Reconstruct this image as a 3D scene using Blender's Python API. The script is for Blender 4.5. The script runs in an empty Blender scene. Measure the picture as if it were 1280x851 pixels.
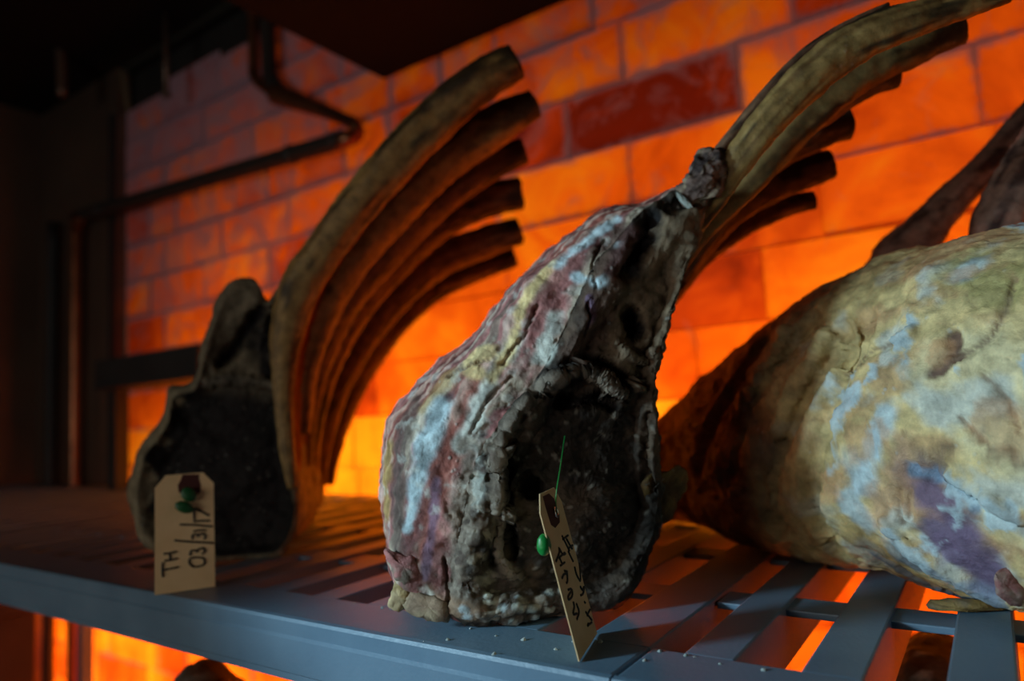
import bpy, math, random
import numpy as np
from mathutils import Matrix, Vector

random.seed(7)
RNG = np.random.default_rng(7)
scn = bpy.context.scene
col = scn.collection

# ------------------------------------------------------------------ camera
F_PX, W_PX, H_PX = 874.29, 1280.0, 851.0
CX, CY = 640.0, 425.5
CAM_Z = 0.167                                  # height above the shelf top, which is z = 0


def _n(v):
    return v / np.linalg.norm(v)


_dX = -_n(np.array([-644.0 - CX, 583.0 - CY, F_PX]))
_dY = _n(np.array([1242.0 - CX, 480.0 - CY, F_PX]))
_dY = _n(_dY - (_dY @ _dX) * _dX)
_dZ = np.cross(_dX, _dY)
RC = np.array([_dX, _dY, _dZ])                 # world = RC @ (right, down, forward)
CAM = np.array([0.0, 0.0, CAM_Z])

cam_data = bpy.data.cameras.new('camera')
cam_data.lens = F_PX / W_PX * 36.0
cam_data.sensor_width = 36.0
cam_data.clip_start = 0.02
cam_data.dof.use_dof = True
cam_data.dof.focus_distance = 0.52
cam_data.dof.aperture_fstop = 2.8
cam = bpy.data.objects.new('camera', cam_data)
col.objects.link(cam)
m3 = np.stack([RC[:, 0], -RC[:, 1], -RC[:, 2]], axis=1)
cam.matrix_world = Matrix.Translation(Vector(CAM)) @ Matrix(m3.tolist()).to_4x4()
scn.camera = cam

# ------------------------------------------------------------------ world, lights, exposure
world = bpy.data.worlds.new('dark_room')
scn.world = world
world.use_nodes = True
world.node_tree.nodes['Background'].inputs[0].default_value = (0.35, 0.45, 0.6, 1)
world.node_tree.nodes['Background'].inputs[1].default_value = 0.0
scn.view_settings.view_transform = 'Standard'
scn.view_settings.look = 'None'
scn.view_settings.gamma = 1.0
scn.view_settings.exposure = 0.0
scn.view_settings.use_curve_mapping = False


def area_light(name, loc, target, sx, sy, power, color, spread=180):
    l = bpy.data.lights.new(name, 'AREA')
    l.shape = 'RECTANGLE'
    l.size, l.size_y = sx, sy
    l.energy = power
    l.color = color
    l.spread = math.radians(spread)
    o = bpy.data.objects.new(name, l)
    col.objects.link(o)
    o.location = loc
    d = Vector(target) - Vector(loc)
    o.rotation_euler = d.to_track_quat('-Z', 'Y').to_euler()
    return o


def spot_light(name, loc, target, power, color, angle, blend, radius):
    l = bpy.data.lights.new(name, 'SPOT')
    l.energy = power
    l.color = color
    l.spot_size = math.radians(angle)
    l.spot_blend = blend
    l.shadow_soft_size = radius
    o = bpy.data.objects.new(name, l)
    col.objects.link(o)
    o.location = loc
    d = Vector(target) - Vector(loc)
    o.rotation_euler = d.to_track_quat('-Z', 'Y').to_euler()
    return o


# cool daylight beam coming in from the front left, and an added warm fill lamp for the dim room
spot_light('door_beam', (-1.02, -0.42, 0.34), (-0.16, 0.52, 0.12), 60, (0.56, 0.85, 1.0), 40, 0.75, 0.09)
area_light('room_fill', (-0.9, -1.4, 0.22), (-0.75, 0.7, 0.25), 1.0, 0.5, 8.0, (1.0, 0.94, 0.84))
# warm lamp rows in the cavity behind the salt wall
area_light('salt_lamps_shelf_height', (-0.35, 1.52, 0.06), (-0.35, 1.2, 0.06), 3.4, 0.10, 15, (1.0, 0.98, 0.6))
area_light('salt_lamps_low', (-0.9, 1.52, -0.6), (-0.9, 1.2, -0.6), 4.4, 0.12, 42, (1.0, 0.86, 0.62))
area_light('salt_lamps_high', (-0.35, 1.52, 0.62), (-0.35, 1.2, 0.62), 3.4, 0.12, 3.2, (1.0, 0.84, 0.55))


# ------------------------------------------------------------------ helpers: rays, noise, meshes
def ray(x, y):
    return RC @ _n(np.array([x - CX, y - CY, F_PX]))


def ground(x, y, z=0.0):
    d = ray(x, y)
    return CAM + (z - CAM_Z) / d[2] * d


def at_y(x, y, Y):
    d = ray(x, y)
    return CAM + Y / d[1] * d


def at_depth(x, y, D):
    return CAM + RC @ (np.array([(x - CX) / F_PX, (y - CY) / F_PX, 1.0]) * D)


def on_plane(x, y, P, nrm):
    d = ray(x, y)
    return CAM + ((P - CAM) @ nrm) / (d @ nrm) * d


def project(V):
    c = (V - CAM) @ RC
    z = np.maximum(c[:, 2], 1e-6)
    return np.stack([CX + F_PX * c[:, 0] / z, CY + F_PX * c[:, 1] / z], 1), c[:, 2]


def _hash(i, j, k, s):
    n = (i * 374761393 + j * 668265263 + k * 2147483647 + s * 1274126177) & 0xFFFFFFFF
    n = ((n ^ (n >> 13)) * 1274126177) & 0xFFFFFFFF
    n = (n ^ (n >> 16)) & 0xFFFFFF
    return n / float(0xFFFFFF) * 2 - 1


def vnoise(P, seed=0):
    P = np.asarray(P, float)
    i = np.floor(P).astype(np.int64)
    f = P - i
    f = f * f * f * (f * (f * 6 - 15) + 10)
    r = 0
    for a in (0, 1):
        wa = f[:, 0] if a else 1 - f[:, 0]
        for b in (0, 1):
            wb = f[:, 1] if b else 1 - f[:, 1]
            for c in (0, 1):
                wc = f[:, 2] if c else 1 - f[:, 2]
                r = r + wa * wb * wc * _hash(i[:, 0] + a, i[:, 1] + b, i[:, 2] + c, seed)
    return r


def fbm(P, scale, octv=4, seed=0, gain=0.5):
    r, a, t = 0, 1.0, 0
    for o in range(octv):
        r = r + a * vnoise(P * scale * 2 ** o + 17.3 * o, seed + o)
        t += a
        a *= gain
    return r / t


def ridged(P, scale, octv=3, seed=0):
    r, a, t = 0, 1.0, 0
    for o in range(octv):
        r = r + a * (1 - np.abs(vnoise(P * scale * 2 ** o + 9.1 * o, seed + o)) * 2)
        t += a
        a *= 0.5
    return r / t


def sstep(a, b, x):
    t = np.clip((x - a) / (b - a), 0, 1)
    return t * t * (3 - 2 * t)


def catmull(P, n, closed=False):
    P = np.asarray(P, float)
    m = len(P)
    out = []
    segs = m if closed else m - 1
    per = max(2, int(math.ceil(n / segs)) * 3)
    for i in range(segs):
        if closed:
            p0, p1, p2, p3 = P[(i - 1) % m], P[i], P[(i + 1) % m], P[(i + 2) % m]
        else:
            p0, p1, p2, p3 = P[max(i - 1, 0)], P[i], P[i + 1], P[min(i + 2, m - 1)]
        t = np.linspace(0, 1, per, endpoint=False)[:, None]
        out.append(0.5 * (2 * p1 + (p2 - p0) * t + (2 * p0 - 5 * p1 + 4 * p2 - p3) * t ** 2 + (3 * p1 - p0 - 3 * p2 + p3) * t ** 3))
    if not closed:
        out.append(P[-1:])
    return np.concatenate(out)


def resample(P, n):
    L = np.concatenate([[0], np.cumsum(np.linalg.norm(np.diff(P, axis=0), axis=1))])
    t = np.linspace(0, L[-1], n)
    return np.stack([np.interp(t, L, P[:, k]) for k in range(P.shape[1])], 1)


def link(name, V, Fc, mat, parent=None, colors=None, smooth=True, origin=None):
    V = np.asarray(V, float)
    me = bpy.data.meshes.new(name)
    base = np.zeros(3)
    if parent is not None:
        base = np.array(parent.matrix_world.translation)
    elif origin is not None:
        base = np.asarray(origin, float)
    me.from_pydata((V - base).tolist(), [], [list(map(int, f)) for f in Fc])
    if colors is not None:
        at = me.color_attributes.new('col', 'FLOAT_COLOR', 'POINT')
        C4 = np.ones((len(V), 4))
        C4[:, :colors.shape[1]] = colors
        at.data.foreach_set('color', C4.ravel())
    if smooth:
        me.polygons.foreach_set('use_smooth', [True] * len(me.polygons))
    me.materials.append(mat)
    me.update()
    o = bpy.data.objects.new(name, me)
    col.objects.link(o)
    if parent is not None:
        o.parent = parent
    else:
        o.location = base
    return o


def empty(name, loc):
    o = bpy.data.objects.new(name, None)
    col.objects.link(o)
    o.empty_display_size = 0.03
    o.location = [float(x) for x in loc]
    o.matrix_world = Matrix.Translation(o.location)
    return o


def tag(o, label=None, cat=None, group=None, kind=None):
    if label:
        o['label'] = label
    if cat:
        o['category'] = cat
    if group:
        o['group'] = group
    if kind:
        o['kind'] = kind
    return o


class MB:
    """collects boxes, prisms and tubes into one mesh"""

    def __init__(self):
        self.V, self.F, self.n = [], [], 0

    def add(self, V, Fc):
        V = np.asarray(V, float)
        self.V.append(V)
        self.F += [[i + self.n for i in f] for f in Fc]
        self.n += len(V)

    def box(self, a, b, bev=0.0):
        a, b = np.minimum(a, b).astype(float), np.maximum(a, b).astype(float)
        if bev <= 0:
            V = [(x, y, z) for z in (a[2], b[2]) for y in (a[1], b[1]) for x in (a[0], b[0])]
            self.add(V, [(0, 2, 3, 1), (4, 5, 7, 6), (0, 1, 5, 4), (2, 6, 7, 3), (0, 4, 6, 2), (1, 3, 7, 5)])
            return
        import bmesh
        bm = bmesh.new()
        bmesh.ops.create_cube(bm, size=1)
        for v in bm.verts:
            for k in range(3):
                v.co[k] = (a[k] + b[k]) / 2 + v.co[k] * (b[k] - a[k])
        bmesh.ops.bevel(bm, geom=bm.edges[:], offset=bev, segments=2, affect='EDGES', profile=0.6)
        bm.verts.index_update()
        self.add([v.co[:] for v in bm.verts], [[v.index for v in f.verts] for f in bm.faces])
        bm.free()

    def tube(self, P, r, n=16, cap=True, rows=None):
        P = np.asarray(P, float)
        if rows:
            P = resample(catmull(P, rows), rows)
        R_ = np.interp(np.linspace(0, 1, len(P)), np.linspace(0, 1, len(np.atleast_1d(r))), np.atleast_1d(r)) if np.ndim(r) else np.full(len(P), r)
        fr = frames(P)
        th = np.linspace(0, 2 * np.pi, n, endpoint=False)
        V = np.concatenate([P[i] + R_[i] * (np.cos(th)[:, None] * fr[i][1] + np.sin(th)[:, None] * fr[i][2]) for i in range(len(P))])
        Fc = [(i * n + j, i * n + (j + 1) % n, (i + 1) * n + (j + 1) % n, (i + 1) * n + j) for i in range(len(P) - 1) for j in range(n)]
        if cap:
            Fc += [tuple(range(n - 1, -1, -1)), tuple(range((len(P) - 1) * n, len(P) * n))]
        self.add(V, Fc)

    def prism(self, poly, off):
        poly = np.asarray(poly, float)
        k = len(poly)
        self.add(np.concatenate([poly, poly + off]), [tuple(range(k - 1, -1, -1)), tuple(range(k, 2 * k))] + [(i, (i + 1) % k, k + (i + 1) % k, k + i) for i in range(k)])

    def build(self, name, mat, parent=None, smooth=False, origin=None):
        return link(name, np.concatenate(self.V), self.F, mat, parent, smooth=smooth, origin=origin)


def frames(P):
    T = np.gradient(P, axis=0)
    T /= np.maximum(np.linalg.norm(T, axis=1), 1e-9)[:, None]
    up = np.array([0, 0, 1.0]) if abs(T[0][2]) < 0.9 else np.array([0, 1.0, 0])
    a = _n(up - (up @ T[0]) * T[0])
    out = []
    for t in T:
        a = _n(a - (a @ t) * t)
        out.append((t, a, np.cross(t, a)))
    return out


# ------------------------------------------------------------------ materials
def new_mat(name):
    m = bpy.data.materials.new(name)
    m.use_nodes = True
    nt = m.node_tree
    nt.nodes.clear()
    return m, nt


def nd(nt, typ, **kw):
    n = nt.nodes.new(typ)
    for k, v in kw.items():
        if k == 'ins':
            for a, b in v.items():
                n.inputs[a].default_value = b
        else:
            setattr(n, k, v)
    return n


def ramp(nt, stops, fac):
    r = nt.nodes.new('ShaderNodeValToRGB')
    e = r.color_ramp.elements
    while len(e) > 1:
        e.remove(e[-1])
    e[0].position, e[0].color = stops[0][0], (*stops[0][1], 1)
    for p, c in stops[1:]:
        k = e.new(p)
        k.color = (*c, 1)
    nt.links.new(fac, r.inputs[0])
    return r


def simple_mat(name, c, rough=0.5, metal=0.0, noise=None, bump=0.0, bscale=60, c2=None, spec=0.5):
    m, nt = new_mat(name)
    out = nd(nt, 'ShaderNodeOutputMaterial')
    b = nd(nt, 'ShaderNodeBsdfPrincipled', ins={'Roughness': rough, 'Metallic': metal, 'Specular IOR Level': spec})
    nt.links.new(b.outputs[0], out.inputs[0])
    tc = nd(nt, 'ShaderNodeTexCoord')
    if c2 is not None:
        n = nd(nt, 'ShaderNodeTexNoise', ins={'Scale': noise or 8, 'Detail': 5})
        nt.links.new(tc.outputs['Object'], n.inputs['Vector'])
        r = ramp(nt, [(0.35, c), (0.68, c2)], n.outputs['Fac'])
        nt.links.new(r.outputs[0], b.inputs['Base Color'])
    else:
        b.inputs['Base Color'].default_value = (*c, 1)
    if bump:
        n2 = nd(nt, 'ShaderNodeTexNoise', ins={'Scale': bscale, 'Detail': 4})
        nt.links.new(tc.outputs['Object'], n2.inputs['Vector'])
        bp = nd(nt, 'ShaderNodeBump', ins={'Strength': bump, 'Distance': 0.002})
        nt.links.new(n2.outputs['Fac'], bp.inputs['Height'])
        nt.links.new(bp.outputs[0], b.inputs['Normal'])
    return m


def flesh_mat(name, rough=0.62, speck=0.3, speck_col=(0.55, 0.6, 0.6), translucent=0.0, bump=0.5, spec=0.3, grain=0.55):
    """painted vertex colour broken up by fine noise, pale mould specks and a wrinkled surface"""
    m, nt = new_mat(name)
    L = nt.links.new
    out = nd(nt, 'ShaderNodeOutputMaterial')
    b = nd(nt, 'ShaderNodeBsdfPrincipled', ins={'Roughness': rough, 'Specular IOR Level': spec})
    tc = nd(nt, 'ShaderNodeTexCoord')
    at = nd(nt, 'ShaderNodeAttribute', attribute_name='col')
    n1 = nd(nt, 'ShaderNodeTexNoise', ins={'Scale': 70, 'Detail': 8, 'Roughness': 0.65, 'Distortion': 0.15})
    L(tc.outputs['Object'], n1.inputs['Vector'])
    r1 = ramp(nt, [(0.28, (1 - grain, 1 - grain, 1 - grain)), (0.5, (0.96, 0.96, 0.96)), (0.72, (1 + 0.8 * grain, 1 + 0.8 * grain, 1 + 0.75 * grain))], n1.outputs['Fac'])
    mx = nd(nt, 'ShaderNodeMix', data_type='RGBA', blend_type='MULTIPLY')
    mx.inputs['Factor'].default_value = 1.0
    L(at.outputs['Color'], mx.inputs['A'])
    L(r1.outputs[0], mx.inputs['B'])
    vo = nd(nt, 'ShaderNodeTexVoronoi', ins={'Scale': 120, 'Randomness': 1.0})
    n3 = nd(nt, 'ShaderNodeTexNoise', ins={'Scale': 26, 'Detail': 4})
    L(tc.outputs['Object'], n3.inputs['Vector'])
    L(tc.outputs['Object'], vo.inputs['Vector'])
    rv = ramp(nt, [(0.10, (1, 1, 1)), (0.26, (0, 0, 0))], vo.outputs['Distance'])
    rn = ramp(nt, [(0.55, (0, 0, 0)), (0.70, (1, 1, 1))], n3.outputs['Fac'])
    mm = nd(nt, 'ShaderNodeMath', operation='MULTIPLY')
    L(rv.outputs[0], mm.inputs[0])
    L(rn.outputs[0], mm.inputs[1])
    m2 = nd(nt, 'ShaderNodeMath', operation='MULTIPLY')
    m2.inputs[1].default_value = speck
    L(mm.outputs[0], m2.inputs[0])
    mx2 = nd(nt, 'ShaderNodeMix', data_type='RGBA')
    L(m2.outputs[0], mx2.inputs['Factor'])
    L(mx.outputs['Result'], mx2.inputs['A'])
    mx2.inputs['B'].default_value = (*speck_col, 1)
    L(mx2.outputs['Result'], b.inputs['Base Color'])
    nb = nd(nt, 'ShaderNodeTexNoise', ins={'Scale': 110, 'Detail': 7, 'Roughness': 0.7, 'Distortion': 0.3})
    L(tc.outputs['Object'], nb.inputs['Vector'])
    ad = nd(nt, 'ShaderNodeMath', operation='ADD')
    L(nb.outputs['Fac'], ad.inputs[0])
    L(m2.outputs[0], ad.inputs[1])
    bp = nd(nt, 'ShaderNodeBump', ins={'Strength': bump, 'Distance': 0.006})
    L(ad.outputs[0], bp.inputs['Height'])
    L(bp.outputs[0], b.inputs['Normal'])
    if translucent > 0:
        t = nd(nt, 'ShaderNodeBsdfTranslucent')
        L(mx2.outputs['Result'], t.inputs['Color'])
        ms = nd(nt, 'ShaderNodeMixShader', ins={0: translucent})
        L(b.outputs[0], ms.inputs[1])
        L(t.outputs[0], ms.inputs[2])
        L(ms.outputs[0], out.inputs[0])
    else:
        L(b.outputs[0], out.inputs[0])
    return m


def salt_mat():
    m, nt = new_mat('backlit_salt')
    L = nt.links.new
    out = nd(nt, 'ShaderNodeOutputMaterial')
    tc = nd(nt, 'ShaderNodeTexCoord')
    at = nd(nt, 'ShaderNodeAttribute', attribute_name='col')
    sp = nd(nt, 'ShaderNodeSeparateColor')
    L(at.outputs['Color'], sp.inputs[0])
    n1 = nd(nt, 'ShaderNodeTexNoise', ins={'Scale': 5, 'Detail': 8, 'Roughness': 0.6, 'Distortion': 1.0})
    L(tc.outputs['Object'], n1.inputs['Vector'])
    # veining shifts each brick's own tint
    a1 = nd(nt, 'ShaderNodeMath', operation='MULTIPLY_ADD')
    L(n1.outputs['Fac'], a1.inputs[0])
    a1.inputs[1].default_value = 1.3
    a1.inputs[2].default_value = -0.65
    a2 = nd(nt, 'ShaderNodeMath', operation='ADD')
    L(a1.outputs[0], a2.inputs[0])
    L(sp.outputs[0], a2.inputs[1])
    r = ramp(nt, [(0.0, (0.16, 0.008, 0.0010)), (0.35, (0.5, 0.040, 0.0015)), (0.65, (0.85, 0.11, 0.003)), (1.0, (1.0, 0.25, 0.006))], a2.outputs[0])
    tr = nd(nt, 'ShaderNodeBsdfTranslucent')
    L(r.outputs[0], tr.inputs['Color'])
    df = nd(nt, 'ShaderNodeBsdfPrincipled', ins={'Base Color': (0.55, 0.14, 0.05, 1), 'Roughness': 0.45})
    ms = nd(nt, 'ShaderNodeMixShader', ins={0: 0.12})
    L(tr.outputs[0], ms.inputs[1])
    L(df.outputs[0], ms.inputs[2])
    # pale lilac efflorescence along joints
    n2 = nd(nt, 'ShaderNodeTexNoise', ins={'Scale': 9, 'Detail': 8, 'Roughness': 0.7, 'Distortion': 1.2})
    L(tc.outputs['Object'], n2.inputs['Vector'])
    a3 = nd(nt, 'ShaderNodeMath', operation='ADD')
    L(n2.outputs['Fac'], a3.inputs[0])
    L(sp.outputs[1], a3.inputs[1])
    rc = ramp(nt, [(0.66, (0, 0, 0)), (0.92, (1, 1, 1))], a3.outputs[0])
    cd = nd(nt, 'ShaderNodeBsdfDiffuse', ins={'Color': (0.55, 0.46, 0.62, 1)})
    ct = nd(nt, 'ShaderNodeBsdfTranslucent', ins={'Color': (0.30, 0.075, 0.05, 1)})
    cm = nd(nt, 'ShaderNodeMixShader', ins={0: 0.45})
    L(cd.outputs[0], cm.inputs[1])
    L(ct.outputs[0], cm.inputs[2])
    mk = nd(nt, 'ShaderNodeMath', operation='MULTIPLY')
    mk.inputs[1].default_value = 0.9
    L(rc.outputs[0], mk.inputs[0])
    m2 = nd(nt, 'ShaderNodeMixShader')
    L(mk.outputs[0], m2.inputs[0])
    L(ms.outputs[0], m2.inputs[1])
    L(cm.outputs[0], m2.inputs[2])
    bp = nd(nt, 'ShaderNodeBump', ins={'Strength': 0.5, 'Distance': 0.006})
    L(n2.outputs['Fac'], bp.inputs['Height'])
    for s in (tr, df, cd):
        L(bp.outputs[0], s.inputs['Normal'])
    L(m2.outputs[0], out.inputs[0])
    return m


M_SALT = salt_mat()
M_MEAT = flesh_mat('dry_aged_beef', 0.6, 0.55, (0.42, 0.42, 0.38), spec=0.15)
M_FAT = flesh_mat('aged_fat_cap', 0.55, 0.35, (0.45, 0.55, 0.62), bump=0.5, grain=0.42)
M_BONE = flesh_mat('aged_rib_bone', 0.55, 0.12, bump=0.3)
M_WEB = flesh_mat('intercostal_meat', 0.6, 0.05, translucent=0.6, bump=0.4)
M_SHELF = simple_mat('shelf_polymer', (0.10, 0.172, 0.245), 0.42, noise=14, c2=(0.13, 0.212, 0.29), bump=0.12, bscale=240)
M_STEEL = simple_mat('brushed_steel', (0.20, 0.135, 0.10), 0.42, 0.55, noise=3, c2=(0.15, 0.10, 0.075))
M_DARK = simple_mat('dark_painted_steel', (0.018, 0.017, 0.017), 0.6, 0.0, noise=5, c2=(0.03, 0.028, 0.027))
M_BLACK = simple_mat('matt_black_panel', (0.006, 0.0055, 0.0055), 0.8, spec=0.2)
M_COPPER = simple_mat('copper_pipe', (0.42, 0.17, 0.08), 0.38, 0.9, noise=12, c2=(0.22, 0.09, 0.05))
M_LAG = simple_mat('black_pipe_lagging', (0.022, 0.016, 0.013), 0.7, bump=0.3)
M_FLOOR = simple_mat('floor_tile', (0.09, 0.07, 0.06), 0.5, noise=4, c2=(0.12, 0.1, 0.09))
M_WHITE = simple_mat('white_cavity_lining', (0.8, 0.78, 0.72), 0.8)
M_MANILA = simple_mat('manila_card', (0.78, 0.56, 0.30), 0.75, noise=40, c2=(0.70, 0.48, 0.24), bump=0.08, bscale=400)
M_PATCH = simple_mat('brown_reinforcement', (0.13, 0.035, 0.03), 0.7)
M_INK = simple_mat('black_ink', (0.006, 0.006, 0.007), 0.6)
M_GREEN = simple_mat('green_plastic', (0.006, 0.20, 0.035), 0.4)
M_DGREEN = simple_mat('dark_green_plastic', (0.004, 0.075, 0.016), 0.5)
M_EYELET = simple_mat('brass_eyelet', (0.7, 0.68, 0.62), 0.25, 1.0)

# ------------------------------------------------------------------ the room
WALL_Y, WALL_L = 1.20, -2.385


def panel(name, a, b, mat, kind='structure'):
    mb = MB()
    mb.box(a, b)
    o = mb.build(name, mat, origin=(np.asarray(a) + np.asarray(b)) / 2)
    o['kind'] = kind
    return o


panel('floor', (-3.15, -1.7, -1.14), (1.75, 1.9, -1.10), M_FLOOR)
panel('ceiling', (-3.15, -1.7, 1.42), (1.75, 1.9, 1.46), M_BLACK)
panel('wall_left', (-3.02, -1.7, -1.10), (-2.97, 1.9, 1.42), M_STEEL)
panel('wall_right', (1.70, -1.7, -1.10), (1.75, 1.9, 1.42), M_DARK)
panel('wall_front', (-3.02, -1.7, -1.10), (1.75, -1.65, 1.42), M_DARK)
panel('trim_1', (-2.97, 1.17, -0.09), (WALL_L - 0.004, 1.215, 1.42), M_STEEL).name = 'trim_1'
panel('trim_3', (-2.97, 1.235, 1.235), (1.70, 1.26, 1.42), M_DARK)
panel('trim_2', (WALL_L - 0.03, 1.155, -0.02), (WALL_L - 0.004, 1.17, 1.25), M_DARK)
panel('wall_cavity', (-2.97, 1.78, -1.10), (1.70, 1.82, 1.42), M_WHITE)


def salt_wall():
    H = 0.1225
    z0 = 0.66 - 14 * H
    V, Fc, C = [], [], []
    n = 0
    zr = 0
    rr = random.Random(11)
    for k in range(0, 19):
        za, zb = z0 + k * H, z0 + (k + 1) * H
        if za > 1.20:
            break
        x = WALL_L - (0.58 if zb < 0.03 else 0.0)
        first = True
        while x < 1.68:
            Lb = rr.choice([0.31, 0.31, 0.24, 0.155])
            if first and k % 2:
                Lb = 0.155
            first = False
            xe = min(x + Lb, 1.69)
            # the course of the dark brick over the middle rack
            tint = rr.choice([0.36, 0.5, 0.55, 0.62, 0.66, 0.7, 0.72])
            if k == 14:
                for (a, b, t) in ((-0.80, -0.655, 0.16), (-0.655, -0.31, -0.08), (-0.31, 0.0, 0.66)):
                    if abs(x - a) < 1e-6:
                        xe, tint = b, t
                        break
                    if x < a < xe + 0.08:
                        xe = a
                        break
            if k == 11:
                for (a, b, t) in ((-0.56, -0.30, 0.30), (-0.30, 0.0, 0.68)):
                    if abs(x - a) < 1e-6:
                        xe, tint = b, t
                        break
                    if x < a < xe + 0.08:
                        xe = a
                        break
            if k in (8, 9):
                tint = max(tint, 0.86)
            cr = 0.02 + 0.16 * sstep(0.45, 0.8, np.array(zb)) + 0.13 * sstep(-1.2, -2.1, np.array(x)) * sstep(0.0, 0.5, np.array(zb)) + 0.10 * sstep(0.95, 1.15, np.array(zb))
            g, bv, dp = 0.0002, 0.0022, 0.005
            o = rr.uniform(-0.003, 0.003)
            zt = zb + (rr.uniform(-0.01, 0.035) if za + H > 1.20 else 0)
            rings = [(g, WALL_Y + dp), (g, WALL_Y + o + bv), (g + bv * 0.4, WALL_Y + o + bv * 0.3), (g + bv * 1.2, WALL_Y + o)]
            for (ins, yy) in rings:
                for (px, pz) in ((x + ins, za + ins), (xe - ins, za + ins), (xe - ins, zt - ins), (x + ins, zt - ins)):
                    V.append((px, yy, pz))
                    edge = 1.0 if ins < g + bv else 0.75
                    C.append((tint, cr + (0.26 if zb > 0.55 or x < -1.7 else 0.03) * edge, 0))
            # inner grid so that the joint crust fades across the face
            Nx, Nz = 7, 4
            for j in range(Nz):
                for i in range(Nx):
                    u, w = i / (Nx - 1), j / (Nz - 1)
                    ins = g + bv * 1.2 + 0.012
                    V.append((x + ins + (xe - x - 2 * ins) * u, WALL_Y + o, za + ins + (zt - za - 2 * ins) * w))
                    C.append((tint, float(cr), 0))
            for q in range(3):
                for e in range(4):
                    a, b = n + q * 4 + e, n + q * 4 + (e + 1) % 4
                    Fc.append((a, b, b + 4, a + 4))
            gi = n + 16
            idx = lambda i, j: gi + j * Nx + i
            for j in range(Nz - 1):
                for i in range(Nx - 1):
                    Fc.append((idx(i, j), idx(i + 1, j), idx(i + 1, j + 1), idx(i, j + 1)))
            r3 = n + 12
            for (c0, c1, line) in ((r3, r3 + 1, [idx(i, 0) for i in range(Nx)]), (r3 + 1, r3 + 2, [idx(Nx - 1, j) for j in range(Nz)]),
                                   (r3 + 2, r3 + 3, [idx(i, Nz - 1) for i in range(Nx - 1, -1, -1)]), (r3 + 3, r3, [idx(0, j) for j in range(Nz - 1, -1, -1)])):
                Fc.append([c0, c1] + line[::-1])
            n += 16 + Nx * Nz
            x = xe
    o = link('wall_back', np.array(V), Fc, M_SALT, colors=np.array(C), smooth=False, origin=(0, WALL_Y, 0))
    o['kind'] = 'structure'
    return o


salt_wall()

# ------------------------------------------------------------------ dark cooling unit, pipes, rods
unit = empty('cooling_unit', (-0.2, 0.9, 0.985))
tag(unit, 'black cooling unit box hanging under the ceiling against the glowing salt wall', 'cooling unit')
mb = MB()
mb.box((-1.15, 0.55, 0.985), (1.1, 1.195, 1.42), 0.008)
mb.build('housing', M_BLACK, unit)
mb = MB()
mb.box((-1.10, 0.60, 0.965), (1.05, 1.15, 0.985), 0.004)
mb.build('drip_tray', M_BLACK, unit)

pipe = empty('refrigerant_pipe', (-1.53, 1.1, 1.0))
tag(pipe, 'bent copper pipe dropping from the ceiling and running left in front of the salt wall', 'pipe')
Yp = 1.155
P = lambda x, y, Y=Yp: at_y(x, y, Y)
top = P(318, 90)
mb = MB()
mb.tube([(top[0], Yp, 1.42), (top[0], Yp, top[2] + 0.05), P(319, 96), P(336, 112), P(352, 120)], 0.016, rows=40)
mb.build('copper_drop', M_COPPER, pipe, smooth=True)
mb = MB()
t2 = P(336, 88)
mb.tube([(t2[0], Yp + 0.0, 1.42), (t2[0], Yp, t2[2] + 0.04), P(340, 100), P(356, 117)], 0.020, rows=30)
mb.build('suction_line', M_LAG, pipe, smooth=True)
mb = MB()
mb.tube([P(346, 118), P(390, 133), P(428, 148), P(444, 157), P(446, 168), P(436, 173, Yp - .03), P(425, 177, Yp - .03)], [0.030, 0.027, 0.022, 0.018, 0.016, 0.018, 0.02], rows=50)
mb.build('return_bend', M_COPPER, pipe, smooth=True)
mb = MB()
a_, b_ = P(430, 174, Yp - .03), P(104, 269, Yp - .03)
mb.tube([a_, a_ * .5 + b_ * .5, b_], 0.0215, rows=30)
mb.build('lagged_run', M_LAG, pipe, smooth=True)
for q in (0.15, 0.9):
    mb = MB()
    c = a_ * (1 - q) + b_ * q
    d = _n(b_ - a_)
    mb.tube([c - d * 0.012, c + d * 0.012], 0.0245)
    mb.build('pipe_band', M_DARK, pipe, smooth=True)
mb = MB()
e_ = P(95, 285, Yp - .03)
mb.tube([b_ - _n(b_ - a_) * .01, b_ + np.array([-.015, 0, -.004]), e_ + np.array([0, 0, -.02]), (e_[0], e_[1], e_[2] - 0.1), (e_[0], e_[1], -1.1)], 0.0185, rows=60)
mb.build('copper_riser', M_COPPER, pipe, smooth=True)

post = empty('corner_post', (-2.7, 1.0, 0))
c0 = at_y(66, 300, 1.13)
post.location = (c0[0], 1.13, -1.10)
post.matrix_world = Matrix.Translation(post.location)
tag(post, 'slim dark upright post in the far corner left of the copper pipe', 'post')
mb = MB()
mb.tube([(c0[0], 1.13, -1.1), (c0[0], 1.13, 0.80), (c0[0], 1.13, 0.845), (c0[0] - .01, 1.13, 0.87)], 0.019, rows=30)
mb.build('upright', M_DARK, post, smooth=True)

rod = MB()
r0 = at_y(208, 118, 1.1)
rod.tube([(r0[0], 1.1, 1.42), (r0[0], 1.1, r0[2])], 0.008, n=10)
rod.tube([(r0[0], 1.1, r0[2] + .004), (r0[0], 1.1, r0[2] - .006)], 0.014, n=10)
o = rod.build('hanger_rod', M_STEEL, smooth=True, origin=(r0[0], 1.1, 1.42))
tag(o, 'thin grey threaded rod hanging from the dark ceiling above the end of the salt wall', 'rod')

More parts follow.
